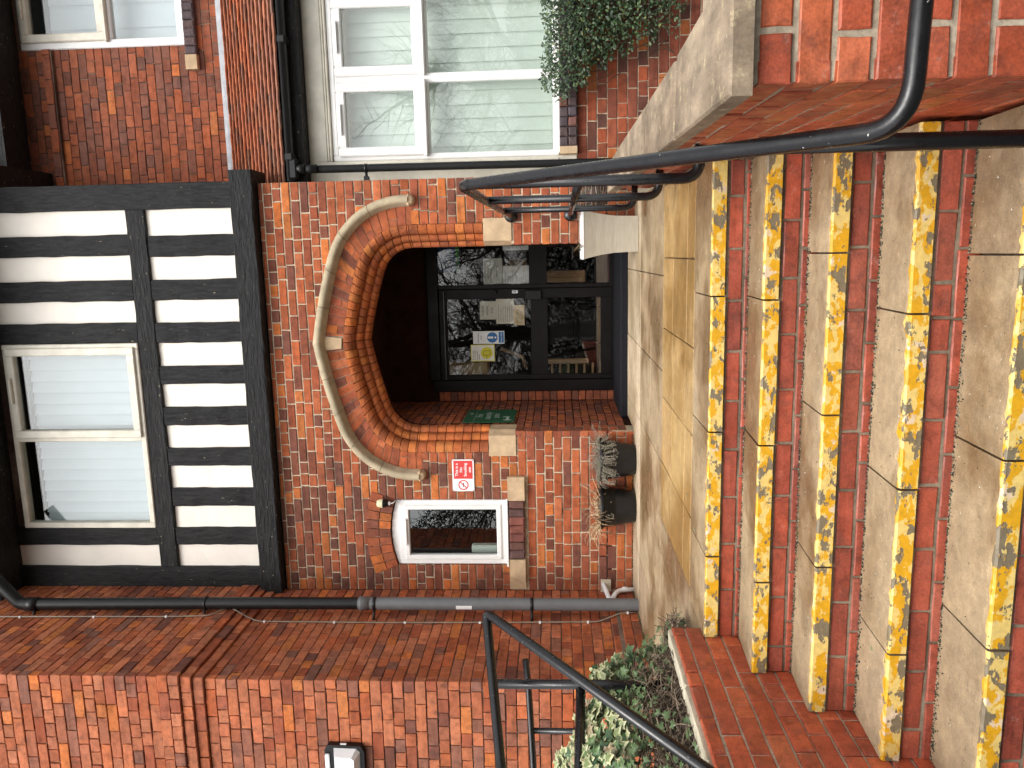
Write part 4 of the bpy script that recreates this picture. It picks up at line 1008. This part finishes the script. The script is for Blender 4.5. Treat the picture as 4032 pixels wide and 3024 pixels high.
# ---- lamps
lp = thing('wall_lamp', 'small outside lamp with a milky globe hung over the small window corner', 'lamp', (-2.35, 7.1, 1.6))
mb = MB(); mb.lathe([(.001, .062), (.03, .058), (.042, .03), (.043, .0)], (-2.358, 7.10, 1.705), 18, (.60, .56, .36)); mb.build('globe', 'paint', lp)
mb = MB(); mb.lathe([(.043, .0), (.040, -.012), (.030, -.045), (.018, -.05)], (-2.358, 7.10, 1.705), 18); mb.build('lamp_holder', 'black_plastic', lp)
mb = MB(); mb.box((-2.375, 7.085, 1.632), (-2.338, 7.115, 1.656), bev=.006); mb.tube(fillet([(-2.357, 7.10, 1.635), (-2.355, 7.10, 1.605), (-2.338, 7.14, 1.585)], .02), .006, 8); mb.build('bracket', 'upvc', lp)
bl = thing('bulkhead_light', 'boxy black and white wall light fixed to the brick pier front', 'lamp', (-4.0, YP, 1.72))
yf = YP-.006; mb = MB()
prism_pts = [(-3.79, 1.845), (-3.835, 1.875), (-4.25, 1.885), (-4.25, 1.565), (-3.85, 1.558), (-3.80, 1.585)]
bk = prism(prism_pts, yf-.05, yf, None, None, None); bk.build('back_box', 'black_plastic', bl)
mb = MB(); P0 = [(-3.815, 1.80), (-4.24, 1.805), (-4.24, 1.60), (-3.85, 1.592), (-3.82, 1.62)]
P1 = [(-3.85, 1.775), (-4.22, 1.78), (-4.22, 1.63), (-3.88, 1.625), (-3.86, 1.645)]; k_ = len(P0)
mb.mesh([(p[0], yf-.05, p[1]) for p in P0]+[(p[0], yf-.115, p[1]) for p in P1], [tuple(range(k_, 2*k_))]+[(a, a+k_, (a+1) % k_+k_, (a+1) % k_) for a in range(k_)]); mb.build('cover', 'white_plastic', bl)
mb = MB(); mb.box((-4.24, yf-.075, 1.835), (-3.86, yf-.05, 1.868), bev=.006); mb.build('light_strip', 'white_plastic', bl)
mb = MB(); mb.box((-3.80, yf-.040, 1.70), (-3.786, yf-.025, 1.75), bev=.002); mb.build('tab', 'white_plastic', bl)

# ================================================================ GARDEN WALLS
EB = [(.46, .080, .038, .5), (.40, .068, .034, .3), (.50, .098, .042, .2)]
gwall = thing('garden_wall', 'low red brick wall with grey lichened coping stones beside the steps', 'wall', (.6, 4, ZG))
SL = .0245
def sx(y): return XR+SL*(y-2.02)
frS = (Vector((XR, 2.02, 0)), Vector((SL, 1, 0)).normalized(), Z1, Vector((-1, SL, 0)).normalized())
core = MB(); core.mesh([(sx(2.024)+.005, 2.0245, ZG), (sx(6.4)+.005, 6.4, ZG), (sx(6.4)+.2, 6.4, ZG), (.66, 2.3, ZG), (2.6, 2.3, ZG), (2.6, 2.0245, ZG)]+[(sx(2.024)+.005, 2.0245, -.488), (sx(6.4)+.005, 6.4, -.488), (sx(6.4)+.2, 6.4, -.488), (.66, 2.3, -.488), (2.6, 2.3, -.488), (2.6, 2.0245, -.488)],
    [(0, 1, 2, 3, 4, 5), (6, 7, 8, 9, 10, 11)]+[(k, k+6, (k+1) % 6+6, (k+1) % 6) for k in range(6)])
core.build('wall_core', 'mortar_grey', gwall)
S = lay(frS, .0, 4.38, -1.515, -.487, .0935, .24, .013, EB, hdr=0, dep=.05, bev=.003, wob=.002)
S += lay(FRONT(2.02), XR-.001, 2.6, -1.515, -.487, .0935, .24, .017, EB, hdr=0, phase=1, dep=.05, bev=.0035, wob=.002)
S = [(s[0], s[1], s[2], s[3], s[4], s[5]+(.003 if s[0][1] == X1 else 0), *s[6:]) for s in S]
emit(S, gwall, 'brick_engineering', 200)
def cop(pts, z0, z1, mat, parent, name='coping_stone', sub=1):
    """a coping block with softened arrises from a plan quadrilateral/polygon"""
    mb = MB(); n = len(pts); c = Vector((sum(p[0] for p in pts)/n, sum(p[1] for p in pts)/n)); e = .008
    def sh(p): d = (c-Vector(p)); return Vector(p)+d.normalized()*e*1.2
    k = 1+jit(.1); V = [(p[0], p[1], z0) for p in pts]+[(p[0], p[1], z1-e) for p in pts]+[(*sh(p), z1+jit(.0015)) for p in pts]
    F = [tuple(range(n))[::-1], tuple(range(2*n, 3*n))]+[(q, (q+1) % n, (q+1) % n+n, q+n) for q in range(n)]+[(q+n, (q+1) % n+n, (q+1) % n+2*n, q+2*n) for q in range(n)]
    mb.mesh(V, F, (k, k, k)); return mb.build(name, mat, parent)
L0 = lambda y: sx(y)-.03; R0 = lambda y: .655+.010*(y-2.35)
ZC0, ZC1 = -.482, -.424
cop([(L0(2.0), 1.99), (L0(2.85), 2.87), (R0(2.85), 2.83), (.66, 2.35), (1.25, 2.35), (1.25, 1.99)], ZC0, ZC1, 'coping', gwall)
cop([(1.257, 1.99), (2.2, 1.99), (2.2, 2.35), (1.257, 2.35)], ZC0, ZC1, 'coping', gwall)
ys = [2.877, 3.75, 4.62, 5.5, 6.44]
for a, b_ in zip(ys[:-1], ys[1:]): cop([(L0(a), a+.003), (L0(b_), b_-.003), (R0(b_), b_-.003), (R0(a), a+.003)], ZC0, ZC1, 'coping', gwall)
pwall = thing('planter_wall', 'red brick retaining wall of the ivy bed with a pale stone edging', 'wall', (-2, 2.5, ZG))
core = MB(); core.box((-2.12, .6, ZG), (XL-.009, 3.705, -.592)); core.build('wall_core', 'mortar_grey', pwall)
emit(lay(SIDE(XL), .6, 3.712, -1.475, -.57, .0845, .234, .009, EB, hdr=0, dep=.05, bev=.006, wob=.0015), pwall, 'brick_engineering', 200)
y = 3.72
while y > .7:
    y0 = y-.52; cop([(-1.992+jit(.003), y0+.004), (-1.912+jit(.003), y0+.004), (-1.912+jit(.003), y-.004), (-1.985, y-.004)], -.60, -.553+jit(.003), 'coping_pale', pwall); y = y0

# ================================================================ HANDRAILS
TR = .0242
hr = thing('handrail', 'black steel tube handrail running down beside the coped garden wall', 'handrail', (.3, 3.4, ZG))
def rx(y): return .30+.0138*(y-3.36)
top = [(.345, 7.135, .403), (rx(3.40), 3.41, .405), (.268, 1.835, -.745), (.285, 1.828, -.823), (1.6, 1.825, -.83)]
P = fillet([top[0], top[1], (.26, 1.83, -.79), (1.6, 1.825, -.832)], .11, 9)
mb = MB(); mb.tube(P, TR, 16); mb.build('top_rail', 'steel_paint', hr)
mb = MB(); mb.tube([(rx(3.34), 3.345, -.10), (.349, 7.135, -.135)], TR*.9, 12); mb.build('middle_rail', 'steel_paint', hr)
for y, zt in ((3.345, .375), (4.62, .40), (6.05, .40)):
    x = rx(y); mb = MB(); mb.tube(fillet([(x, y, zt), (x, y, -.60), (sx(y)+.01, y, -.605)], .085, 8), TR*.96, 14); mb.build('post', 'steel_paint', hr)
mb = MB(); mb.tube([(.276, 2.19, -.55), (.276, 2.20, ZG)], TR, 14); mb.build('post', 'steel_paint', hr)
for z in (.403, -.135): mb = MB(); mb.lathe([(.001, -.03), (.055, -.03), (.058, -.005), (.058, 0)], (.347, 7.148, z), 20, axis='y'); mb.build('wall_flange', 'steel_paint', hr)
hl = thing('handrail', 'black steel tube handrail sloping down over the ivy bed', 'handrail', (-2, 3.7, ZG))
cor = Vector((-1.865, 3.80, .390))
mb = MB(); mb.tube(fillet([(-2.75, 2.30, .13), (-2.341, 3.206, .281), cor, (-1.85, 1.7, -1.145)], .045, 7), TR, 16); mb.build('top_rail', 'steel_paint', hl)
mb = MB(); mb.tube([(-2.15, 3.592, .335), (-2.15, 3.602, -.9)], TR, 14); mb.build('post', 'steel_paint', hl)
mb = MB(); mb.tube([(-2.157, 3.602, -.101), (-2.354, 3.233, -.081), (-2.80, 2.35, -.05)], TR, 14); mb.build('middle_rail', 'steel_paint', hl)
mb = MB(); mb.tube([(-1.85, 1.95, -.96), (-1.85, 1.95, ZG)], TR, 12); mb.build('post', 'steel_paint', hl)
hb = thing('handrail', 'thinner black rail behind the ivy in front of the brick pier', 'handrail', (-3.1, 5, ZL))
mb = MB(); mb.tube([(-2.878, 5.144, .254), (-3.033, 5.056, .231), (-3.475, 4.764, .194), (-4.3, 4.2, .13)], TR*.95, 14); mb.build('top_rail', 'steel_paint', hb)
for p in ((-3.283, 4.897),): mb = MB(); mb.tube([(*p, .205), (*p, ZL)], TR*.85, 12); mb.build('post', 'steel_paint', hb)

# ================================================================ POTS AND PLANTS
def pot(x, y, label, r1=.195, r0=.135, h=.325):
    t_ = thing('flower_pot', label, 'plant pot', (x, y, ZL), 'black plastic pots by the wall')
    mb = MB(); mb.lathe([(.001, 0), (r0, 0), (r0+.004, .01), (r0+(r1-r0)*.55, h*.55), (r0+(r1-r0)*.58, h*.60), (r0+(r1-r0)*.63, h*.60), (r0+(r1-r0)*.66, h*.69), (r0+(r1-r0)*.70, h*.69), (r0+(r1-r0)*.74, h*.79), (r0+(r1-r0)*.78, h*.79), (r1-.006, h-.025), (r1-.008, h-.04)], (x, y, ZL+.003), 40); mb.build('pot_body', 'black_plastic', t_)
    mb = MB(); mb.lathe([(r1-.012, h-.03), (r1+.006, h-.028), (r1+.008, h), (r1-.002, h+.004), (r1-.014, h-.004), (r1-.02, h-.05)], (x, y, ZL+.003), 40); mb.build('rim', 'black_plastic', t_)
    mb = MB(); mb.lathe([(.001, h-.045), (r1-.018, h-.05)], (x, y, ZL+.003), 24); mb.build('soil', 'soil', t_); return t_
pot(-1.885, 6.93, 'black plastic pot with grey drooping dead plant beside the arch jamb')
pot(-2.33, 6.91, 'black plastic pot with dry straw stalks nearer the drainpipe', .20, .14, .325)
def twigs(mb, c, n, spread, hgt, droop, cols, rad=.0018, seglen=.03, seg=6, side=True):
    for _ in range(n):
        a = R_.random()*6.283; rr = spread*math.sqrt(R_.random())*.6; p = Vector((c[0]+rr*math.cos(a), c[1]+rr*math.sin(a), c[2]))
        d = Vector((math.cos(a)*R_.uniform(.2, 1.0), math.sin(a)*R_.uniform(.2, 1.0)-.1, R_.uniform(.4, 1.0)*hgt)).normalized(); P = [p.copy()]
        for k in range(seg):
            d = (d+Vector((jit(.35), jit(.35), jit(.25)-droop*(.3+k*.25)))).normalized(); p = p+d*seglen*R_.uniform(.7, 1.2); P.append(p.copy())
        col = R_.choice(cols); k_ = R_.uniform(.7, 1.2); col = tuple(x*k_ for x in col)
        mb.tube(P, [rad*(1-.6*q/seg) for q in range(seg+1)], 3, cap=False, col=col, smooth=False)
        if side:
            for q in range(2, seg+1):
                for _ in range(5):
                    e = Vector((jit(1), jit(1), jit(1)+.2)).normalized()*R_.uniform(.008, .02); s_ = P[q]; o_ = Vector((jit(1), jit(1), jit(1))).normalized()*.0028
                    mb.face([s_, s_+e+o_, s_+e-o_], R_.choice(cols))
zp = ZL+.30; GREY = [(.28, .25, .20), (.20, .18, .12), (.33, .30, .25), (.16, .16, .09), (.24, .20, .17)]
mb = MB(); twigs(mb, (-1.885, 6.93, zp), 170, .20, .9, .40, GREY, .0022); twigs(mb, (-1.89, 6.82, zp), 70, .17, .3, .7, GREY, .0024)
twigs(mb, (-1.72, 6.93, zp+.02), 14, .05, .6, .1, GREY)
mb.build('dead_plant', 'twig', label='grey brittle lavender like dead plant spilling over its black pot', cat='plant', fix=False, origin=(-1.885, 6.93, zp))
STRAW = [(.50, .36, .20), (.42, .28, .15), (.55, .42, .26), (.30, .18, .10)]
mb = MB(); twigs(mb, (-2.45, 6.88, zp), 80, .12, 1.0, .26, STRAW, .0034, .045, 6, False); twigs(mb, (-2.30, 6.85, zp), 14, .06, 1.0, .02, STRAW, .003, .05, 6, False); twigs(mb, (-2.42, 6.80, zp), 10, .05, .3, .6, GREY); twigs(mb, (-2.2, 6.9, zp), 6, .06, 1, .05, STRAW, .0013, .025, 5, True)
mb.build('dead_plant', 'twig', label='tangle of dry straw stalks standing in its black pot', cat='plant', fix=False, origin=(-2.4, 6.91, zp))
# pale square planter
sp = thing('square_planter', 'pale stone coloured square planter with flared sides at the arch', 'planter', (.155, 6.90, ZL))
mb = MB(); prof = [(.150, 0), (.152, .10), (.156, .20), (.166, .28), (.180, .36), (.196, .43), (.204, .462)]
for k in range(len(prof)-1):
    (a, z0), (b_, z1) = prof[k], prof[k+1]
    Q = lambda r, z: [(.155-r, 6.90-r, ZL+z), (.155+r, 6.90-r, ZL+z), (.155+r, 6.90+r, ZL+z), (.155-r, 6.90+r, ZL+z)]
    A, B = Q(a, z0+.002), Q(b_, z1+.002); mb.mesh(A+B, [(q, (q+1) % 4, (q+1) % 4+4, q+4) for q in range(4)])
mb.build('planter_body', 'planter_stone', sp)
mb = MB(); r = .208
for x0, x1, y0, y1 in ((-r, r, -r, -r+.025), (-r, r, r-.025, r), (-r, -r+.025, -r+.026, r-.026), (r-.025, r, -r+.026, r-.026)): mb.box((.155+x0, 6.90+y0, ZL+.465), (.155+x1, 6.90+y1, ZL+.49), bev=.005)
mb.build('rim', 'upvc', sp)
mb = MB(); mb.face([(-.03, 6.72, ZL+.47), (.34, 6.72, ZL+.47), (.34, 7.08, ZL+.47), (-.03, 7.08, ZL+.47)]); mb.build('soil', 'soil', sp)
mb = MB(); twigs(mb, (.13, 6.76, ZL+.47), 6, .12, 1.0, .02, STRAW, .0016, .03, 4, False); twigs(mb, (.05, 6.74, ZL+.47), 8, .06, 1, .1, [(.06, .05, .03)], .0012, .012, 4)
mb.build('dead_plant', 'twig', label='few dry stalks poking out of the pale square planter', cat='plant', fix=False, origin=(.13, 6.78, ZL+.47))
# wicker hanging basket behind the rail posts
hk = thing('wicker_basket', 'dark wicker basket with a chain hanging behind the rail posts', 'basket', (.50, 6.72, -.45))
for k in range(15):
    z = -.16-k*.0205; r = .150-.055*(k/14)**2; mb = MB()
    mb.tube([(.515+r*math.cos(6.283*q/18), 6.74+r*.7*math.sin(6.283*q/18), z+.006*math.sin(q*2.1+k)) for q in range(19)], .0062, 6, cap=False, col=R_.choice([(.10, .075, .055), (.16, .13, .10), (.07, .05, .04), (.22, .19, .16)])); mb.build('cane', 'twig', hk, fix=False)
mb = MB()
for q in range(10):
    a = 6.283*q/10; mb.tube([(.515+.15*math.cos(a), 6.74+.105*math.sin(a), -.15), (.515+.09*math.cos(a), 6.74+.065*math.sin(a), -.46)], .005, 5, col=(.09, .07, .05))
mb.build('stake', 'twig', hk, fix=False)
mb = MB()
for q in range(12):
    p = Vector((.425+.004*q, 6.62, -.275-.012*q)); mb.tube([p+Vector((.007*math.cos(6.283*j/8), .004*(q % 2), .008*math.sin(6.283*j/8))) for j in range(9)], .0016, 4, cap=False)
mb.build('chain', 'grey_plastic', hk, fix=False)

# ---- ivy bed
def hmound(x, y):
    """soil surface of the bed, lumpy, rising away from the stone edging"""
    d = -1.985-x; e = max(0, min(1, (3.95-y)/.24)); s_ = min(1, max(0, d)/.25)
    return (-.62+.05*math.sin(x*7+y*3)*s_ + .10*s_)*e - (1-e)*.80
soil = MB(); nx, ny = 14, 22; G = {}
for i in range(nx+1):
    for j in range(ny+1):
        x = -3.25+1.262*i/nx; y = .7+3.75*j/ny; G[i, j] = len(soil.V); soil.V.append((x, y, hmound(x, y)+jit(.012)))
for i in range(nx):
    for j in range(ny): soil.F.append((G[i, j], G[i+1, j], G[i+1, j+1], G[i, j+1])); soil.K.append((1, 1, 1)); soil.M.append(0); soil.S.append(True)
soil.build('soil_bed', 'soil', kind='structure')
ivy = thing('ivy', 'variegated ivy with pale green lobed leaves spilling over the bed edge', 'ivy', (-2.4, 3.2, -.6))
LP_ = [(0, 0), (.30, -.22), (.52, -.10), (.40, .12), (.62, .42), (.30, .46), (.0, 1.0), (-.30, .46), (-.62, .42), (-.40, .12), (-.52, -.10), (-.30, -.22)]
def ivy_leaf(mb, p, d, up, s_, col, edge):
    d = d.normalized(); n = (up-d*up.dot(d)).normalized(); r = d.cross(n); c = p+d*s_*.32+n*s_*.05
    P = [p+r*(x*s_)+d*(y*s_)+n*(s_*(-.10*abs(x)*1.6-.16*max(0, y-.4))+jit(s_*.04)) for x, y in LP_]
    I = [c+(q-c)*.62+n*s_*.03 for q in P]; k = len(P); i0 = len(mb.V); mb.V += [tuple(q) for q in P+I]+[tuple(c)]
    for q in range(k):
        mb.F += [(i0+q, i0+(q+1) % k, i0+k+(q+1) % k, i0+k+q), (i0+k+q, i0+k+(q+1) % k, i0+2*k)]; mb.K += [edge, col]; mb.M += [0, 0]; mb.S += [False, False]
def ivy_top(x, y):
    """height of the leaf canopy"""
    d = -1.99-x; z = -.58+.50*min(1, max(0, d)/.28)**.75
    if d > .36: z += .10*min(1, (d-.36)/.4)
    f = min(1, max(0, (4.16-y)/.30)); z = -.70+(z+.70)*f**.7
    return z-.05+.05*math.sin(x*9+1)*math.sin(y*7)+.03*math.sin(x*23+y*17)
leaves = []
def cam_vis(p):
    q = proj(p); return q is not None and -20 < q[0] < 4050 and -20 < q[1] < 3060
tries = 0
while len(leaves) < 3600 and tries < 60000:
    tries += 1
    x = -1.99-R_.random()**1.2*1.05; y = R_.uniform(2.1, 4.15); d = -1.99-x
    if d < .13 and R_.random() < .80: continue
    if d < .24 and R_.random() < .35: continue
    z = ivy_top(x, y)-abs(R_.gauss(0, .03))
    p = Vector((x+jit(.02), y+jit(.02), z))
    if z < hmound(x, y)+.01 and d > .2: continue
    up = Vector((.55 if d < .45 else .2, -.45, 1.0))+Vector((jit(.5), jit(.5), jit(.3)))
    dr = Vector((.7+jit(.8), -.5+jit(.8), -.55+jit(.4)))
    s_ = R_.uniform(.034, .070)
    if R_.random() < .60: col = R_.choice([(.20, .24, .10), (.25, .28, .14), (.16, .20, .08)]); edge = R_.choice([(.47, .47, .27), (.39, .41, .23), (.50, .48, .28)])
    elif R_.random() < .85: col = R_.choice([(.07, .13, .05), (.06, .11, .05), (.10, .16, .06)]); edge = (col[0]*1.15, col[1]*1.15, col[2]*1.15)
    else: col = (.30, .22, .12); edge = (.42, .34, .22)
    if d < .18: col = (.08, .13, .05); edge = (.10, .15, .06); s_ *= .65
    leaves.append((p, dr, up, s_, col, edge))
vis = [l for l in leaves if cam_vis(l[0])]; vis.sort(key=lambda l: -l[3]/l[0].length)
chosen = set(id(l) for l in vis[:300]); rest = MB()
for l in leaves:
    if id(l) in chosen: mb = MB(); ivy_leaf(mb, *l); mb.build('leaf', 'leaf', ivy, fix=False)
    else: ivy_leaf(rest, *l)
rest.build('foliage', 'leaf', ivy, kind='stuff', fix=False)
mb = MB(); BR = [(.10, .07, .045), (.16, .12, .08), (.07, .05, .035), (.22, .17, .12)]
for _ in range(2000):
    x = -1.985-abs(R_.gauss(0, .16)); y = R_.uniform(1.6, 4.05); z = max(hmound(x, y), -.66)+R_.uniform(0, .05+(.25*min(1, (-1.985-x)/.3) if y < 3.8 else .03)); p = Vector((x, y, z)); d = Vector((jit(1), jit(1), jit(.6))).normalized(); P = [p.copy()]
    for k in range(4): d = (d+Vector((jit(.6), jit(.6), jit(.4)-.05))).normalized(); p = p+d*R_.uniform(.012, .035); P.append(p.copy())
    mb.tube(P, [.0028, .0026, .0022, .0018, .0012] if R_.random() < .7 else [.004, .004, .0035, .003, .002], 4, cap=False, col=R_.choice(BR), smooth=False)
mb.build('stems', 'twig', ivy, kind='stuff', fix=False)
# fallen ivy leaves on the treads
for k, (x, y, z) in enumerate(((-1.70, 3.42, -.862), (-1.60, 3.40, -.862), (-1.52, 2.82, -1.189), (-1.60, 2.80, -1.189), (-1.44, 3.9, ZL), (-1.33, 4.15, ZL), (-1.66, 3.05, -1.022))):
    mb = MB(); ivy_leaf(mb, Vector((x, y, z+.004-(.012 if z != ZL else 0))), Vector((jit(1), jit(1), .05)), Vector((jit(.3), jit(.3), 1)), R_.uniform(.012, .022), (.14, .20, .09), (.22, .28, .14)); mb.build('fallen_leaf', 'leaf', fix=False, label=['tiny curled', 'small pale', 'small pointed', 'tiny lone', 'small dark', 'tiny pale', 'small lone'][k]+' fallen ivy leaf on the '+('landing above the steps' if z == ZL else {-.862: 'second', -1.022: 'third', -1.189: 'fourth'}[z]+' step down'), cat='leaf', group='fallen ivy leaves')

# ---- clipped evergreen shrub under the wide window
sh_ = thing('evergreen_shrub', 'dense dark green clipped shrub growing against the wide window sill', 'shrub', (2.3, 7.2, ZG))
fol = MB(); fol2 = MB()
def shrub_in(x, z):
    if z > .10+.02*math.sin(x*9): return False
    xl = 1.38+.10*max(0, (z+.05)*2) if z > -.12 else (1.38+(-.12-z)*1.05 if z > -.40 else 1.66+(-.40-z)*.42)
    return x > xl+.05*math.sin(z*31)+.03*math.sin(z*77)
cnt = 0
for _ in range(60000):
    if cnt > 12000: break
    x = R_.uniform(1.35, 3.1); z = R_.uniform(-1.15, .11)
    if not shrub_in(x, z): continue
    dens = 1.0 if z > -.40 else max(.22, 1.0+(z+.40)*1.2+(x-1.9)*.9)
    if R_.random() > dens: continue
    y = 7.36-abs(R_.gauss(0, 1))*.11-.05*(z > -.3); p = Vector((x+jit(.02), max(6.98, y), z+jit(.015)))
    d = Vector((jit(1)-.3, -.5+jit(.6), -.3+jit(.8))).normalized(); up = Vector((jit(.6), -.8, .8+jit(.5))); n = (up-d*up.dot(d)).normalized(); r = d.cross(n)
    l = R_.uniform(.024, .045); w_ = l*.28; k = R_.random()
    col = (.022, .045, .018) if k < .45 else ((.04, .075, .028) if k < .82 else ((.075, .12, .045) if k < .97 else (.18, .20, .06)))
    fol.mesh([p, p+d*l*.5+r*w_+n*l*.06, p+d*l, p+d*l*.5-r*w_+n*l*.06], [(0, 1, 2, 3)], col); cnt += 1
fol.build('foliage', 'leaf', sh_, kind='stuff', fix=False)
mb = MB()
for _ in range(90):
    x = R_.uniform(1.6, 3.0); p = Vector((x, 7.36, R_.uniform(-1.1, -.2))); P = [p.copy()]; d = Vector((jit(.8)-.3, -.2, R_.uniform(.1, 1))).normalized()
    for k in range(6): d = (d+Vector((jit(.3), jit(.2), jit(.3)))).normalized(); p = p+d*.045; p.y = min(7.41, max(7.1, p.y)); P.append(p.copy())
    mb.tube(P, [.005*(1-.12*q) for q in range(7)], 5, cap=False, col=(.07, .055, .035), smooth=False)
mb.build('stems', 'twig', sh_, kind='stuff', fix=False)

# ================================================================ TREES BEHIND THE VISITOR (seen mirrored in the glass)
def tree(x, y, h, seed, label):
    rg = random.Random(seed); t_ = thing('bare_tree', label, 'tree', (x, y, ZG), 'bare trees across the forecourt'); tr = MB(); cr = MB()
    def grow(p, d, l, r, lev, mbx):
        P = [p.copy()]; n = 5 if lev < 2 else 3
        for k in range(n):
            d = (d+Vector((rg.uniform(-1, 1), rg.uniform(-1, 1), rg.uniform(-.6, .9)))*(.10 if lev == 0 else .24)).normalized(); p = p+d*l/n; P.append(p.copy())
        r = max(r, .008); mbx.tube(P, [max(.005, r*(1-.45*k/n)) for k in range(n+1)], 7 if lev == 0 else (5 if lev < 3 else 3), cap=False, smooth=lev < 3)
        if lev >= 6: return
        for k in range(4):
            f = 1.0 if k == 0 else rg.uniform(.3, .95); q = P[min(n, int(f*n))]
            a = rg.uniform(0, 6.283); e = Vector((math.cos(a), math.sin(a), rg.uniform(-.25, .6)))
            dd = (d*(.9 if k == 0 else .45)+e*(.35 if k == 0 else .9)).normalized(); grow(q, dd, l*rg.uniform(.58, .86), r*(.60 if k == 0 else .45), lev+1, cr)
    grow(Vector((x, y, ZG)), Vector((.03, 0, 1)), h*.17, h*.018, 0, tr)
    tr.build('trunk', 'bark', t_, fix=False); cr.build('branches', 'bark', t_, kind='stuff', fix=False)
tree(-2.4, -7.5, 16, 3, 'big bare winter tree mirrored in the door glass'); tree(-6.0, -9.5, 17, 8, 'taller bare winter tree mirrored behind the nearer one'); tree(5.2, -9.5, 18, 21, 'spreading bare winter tree mirrored in the wide window'); tree(.6, -8.2, 15, 33, 'slender bare winter tree mirrored in the side light')
hd = MB()
for _ in range(42000):
    x = R_.uniform(-13, 9); z = ZG+R_.random()*(2.7 if x > -5 else 6.5)*(1+.15*math.sin(x)); p = Vector((x, -13+jit(.7)+(z+1)*.1, z)); d = Vector((jit(1), jit(1), jit(1))).normalized(); n = Vector((jit(1), jit(1), jit(1))).normalized(); r = d.cross(n).normalized()*.03
    k = R_.uniform(.6, 1.2); hd.face([p, p+d*.07+r, p+d*.15, p+d*.07-r], (.007*k, .010*k, .005*k))
hd.build('hedge', 'hedge_leaf', kind='stuff', label='dark evergreen hedge along the far side of the forecourt', cat='hedge', fix=False)

# ---- moss and weeds along the foot of the walls
mb = MB()
for _ in range(700):
    if R_.random() < .5: p = Vector((R_.uniform(-3.22, -1.68), 7.10-abs(R_.gauss(0, .012)), ZL))
    else: p = Vector((XP+.05+abs(R_.gauss(0, .015)), R_.uniform(5.6, 7.1), ZL))
    d = Vector((jit(.6), jit(.6)-.3, R_.uniform(.3, 1))).normalized(); l = R_.uniform(.006, .022); r = d.cross(Vector((jit(1), jit(1), jit(1)))).normalized()*l*.35
    k = R_.uniform(.5, 1.3); c = R_.choice([(.05, .07, .02), (.07, .09, .03), (.04, .035, .02), (.10, .11, .05)]); mb.face([p, p+d*l*.5+r, p+d*l, p+d*l*.5-r], tuple(x*k for x in c))
mb.build('moss', 'leaf', kind='stuff', label='moss and tiny weeds at the foot of the brick walls', cat='moss', fix=False)
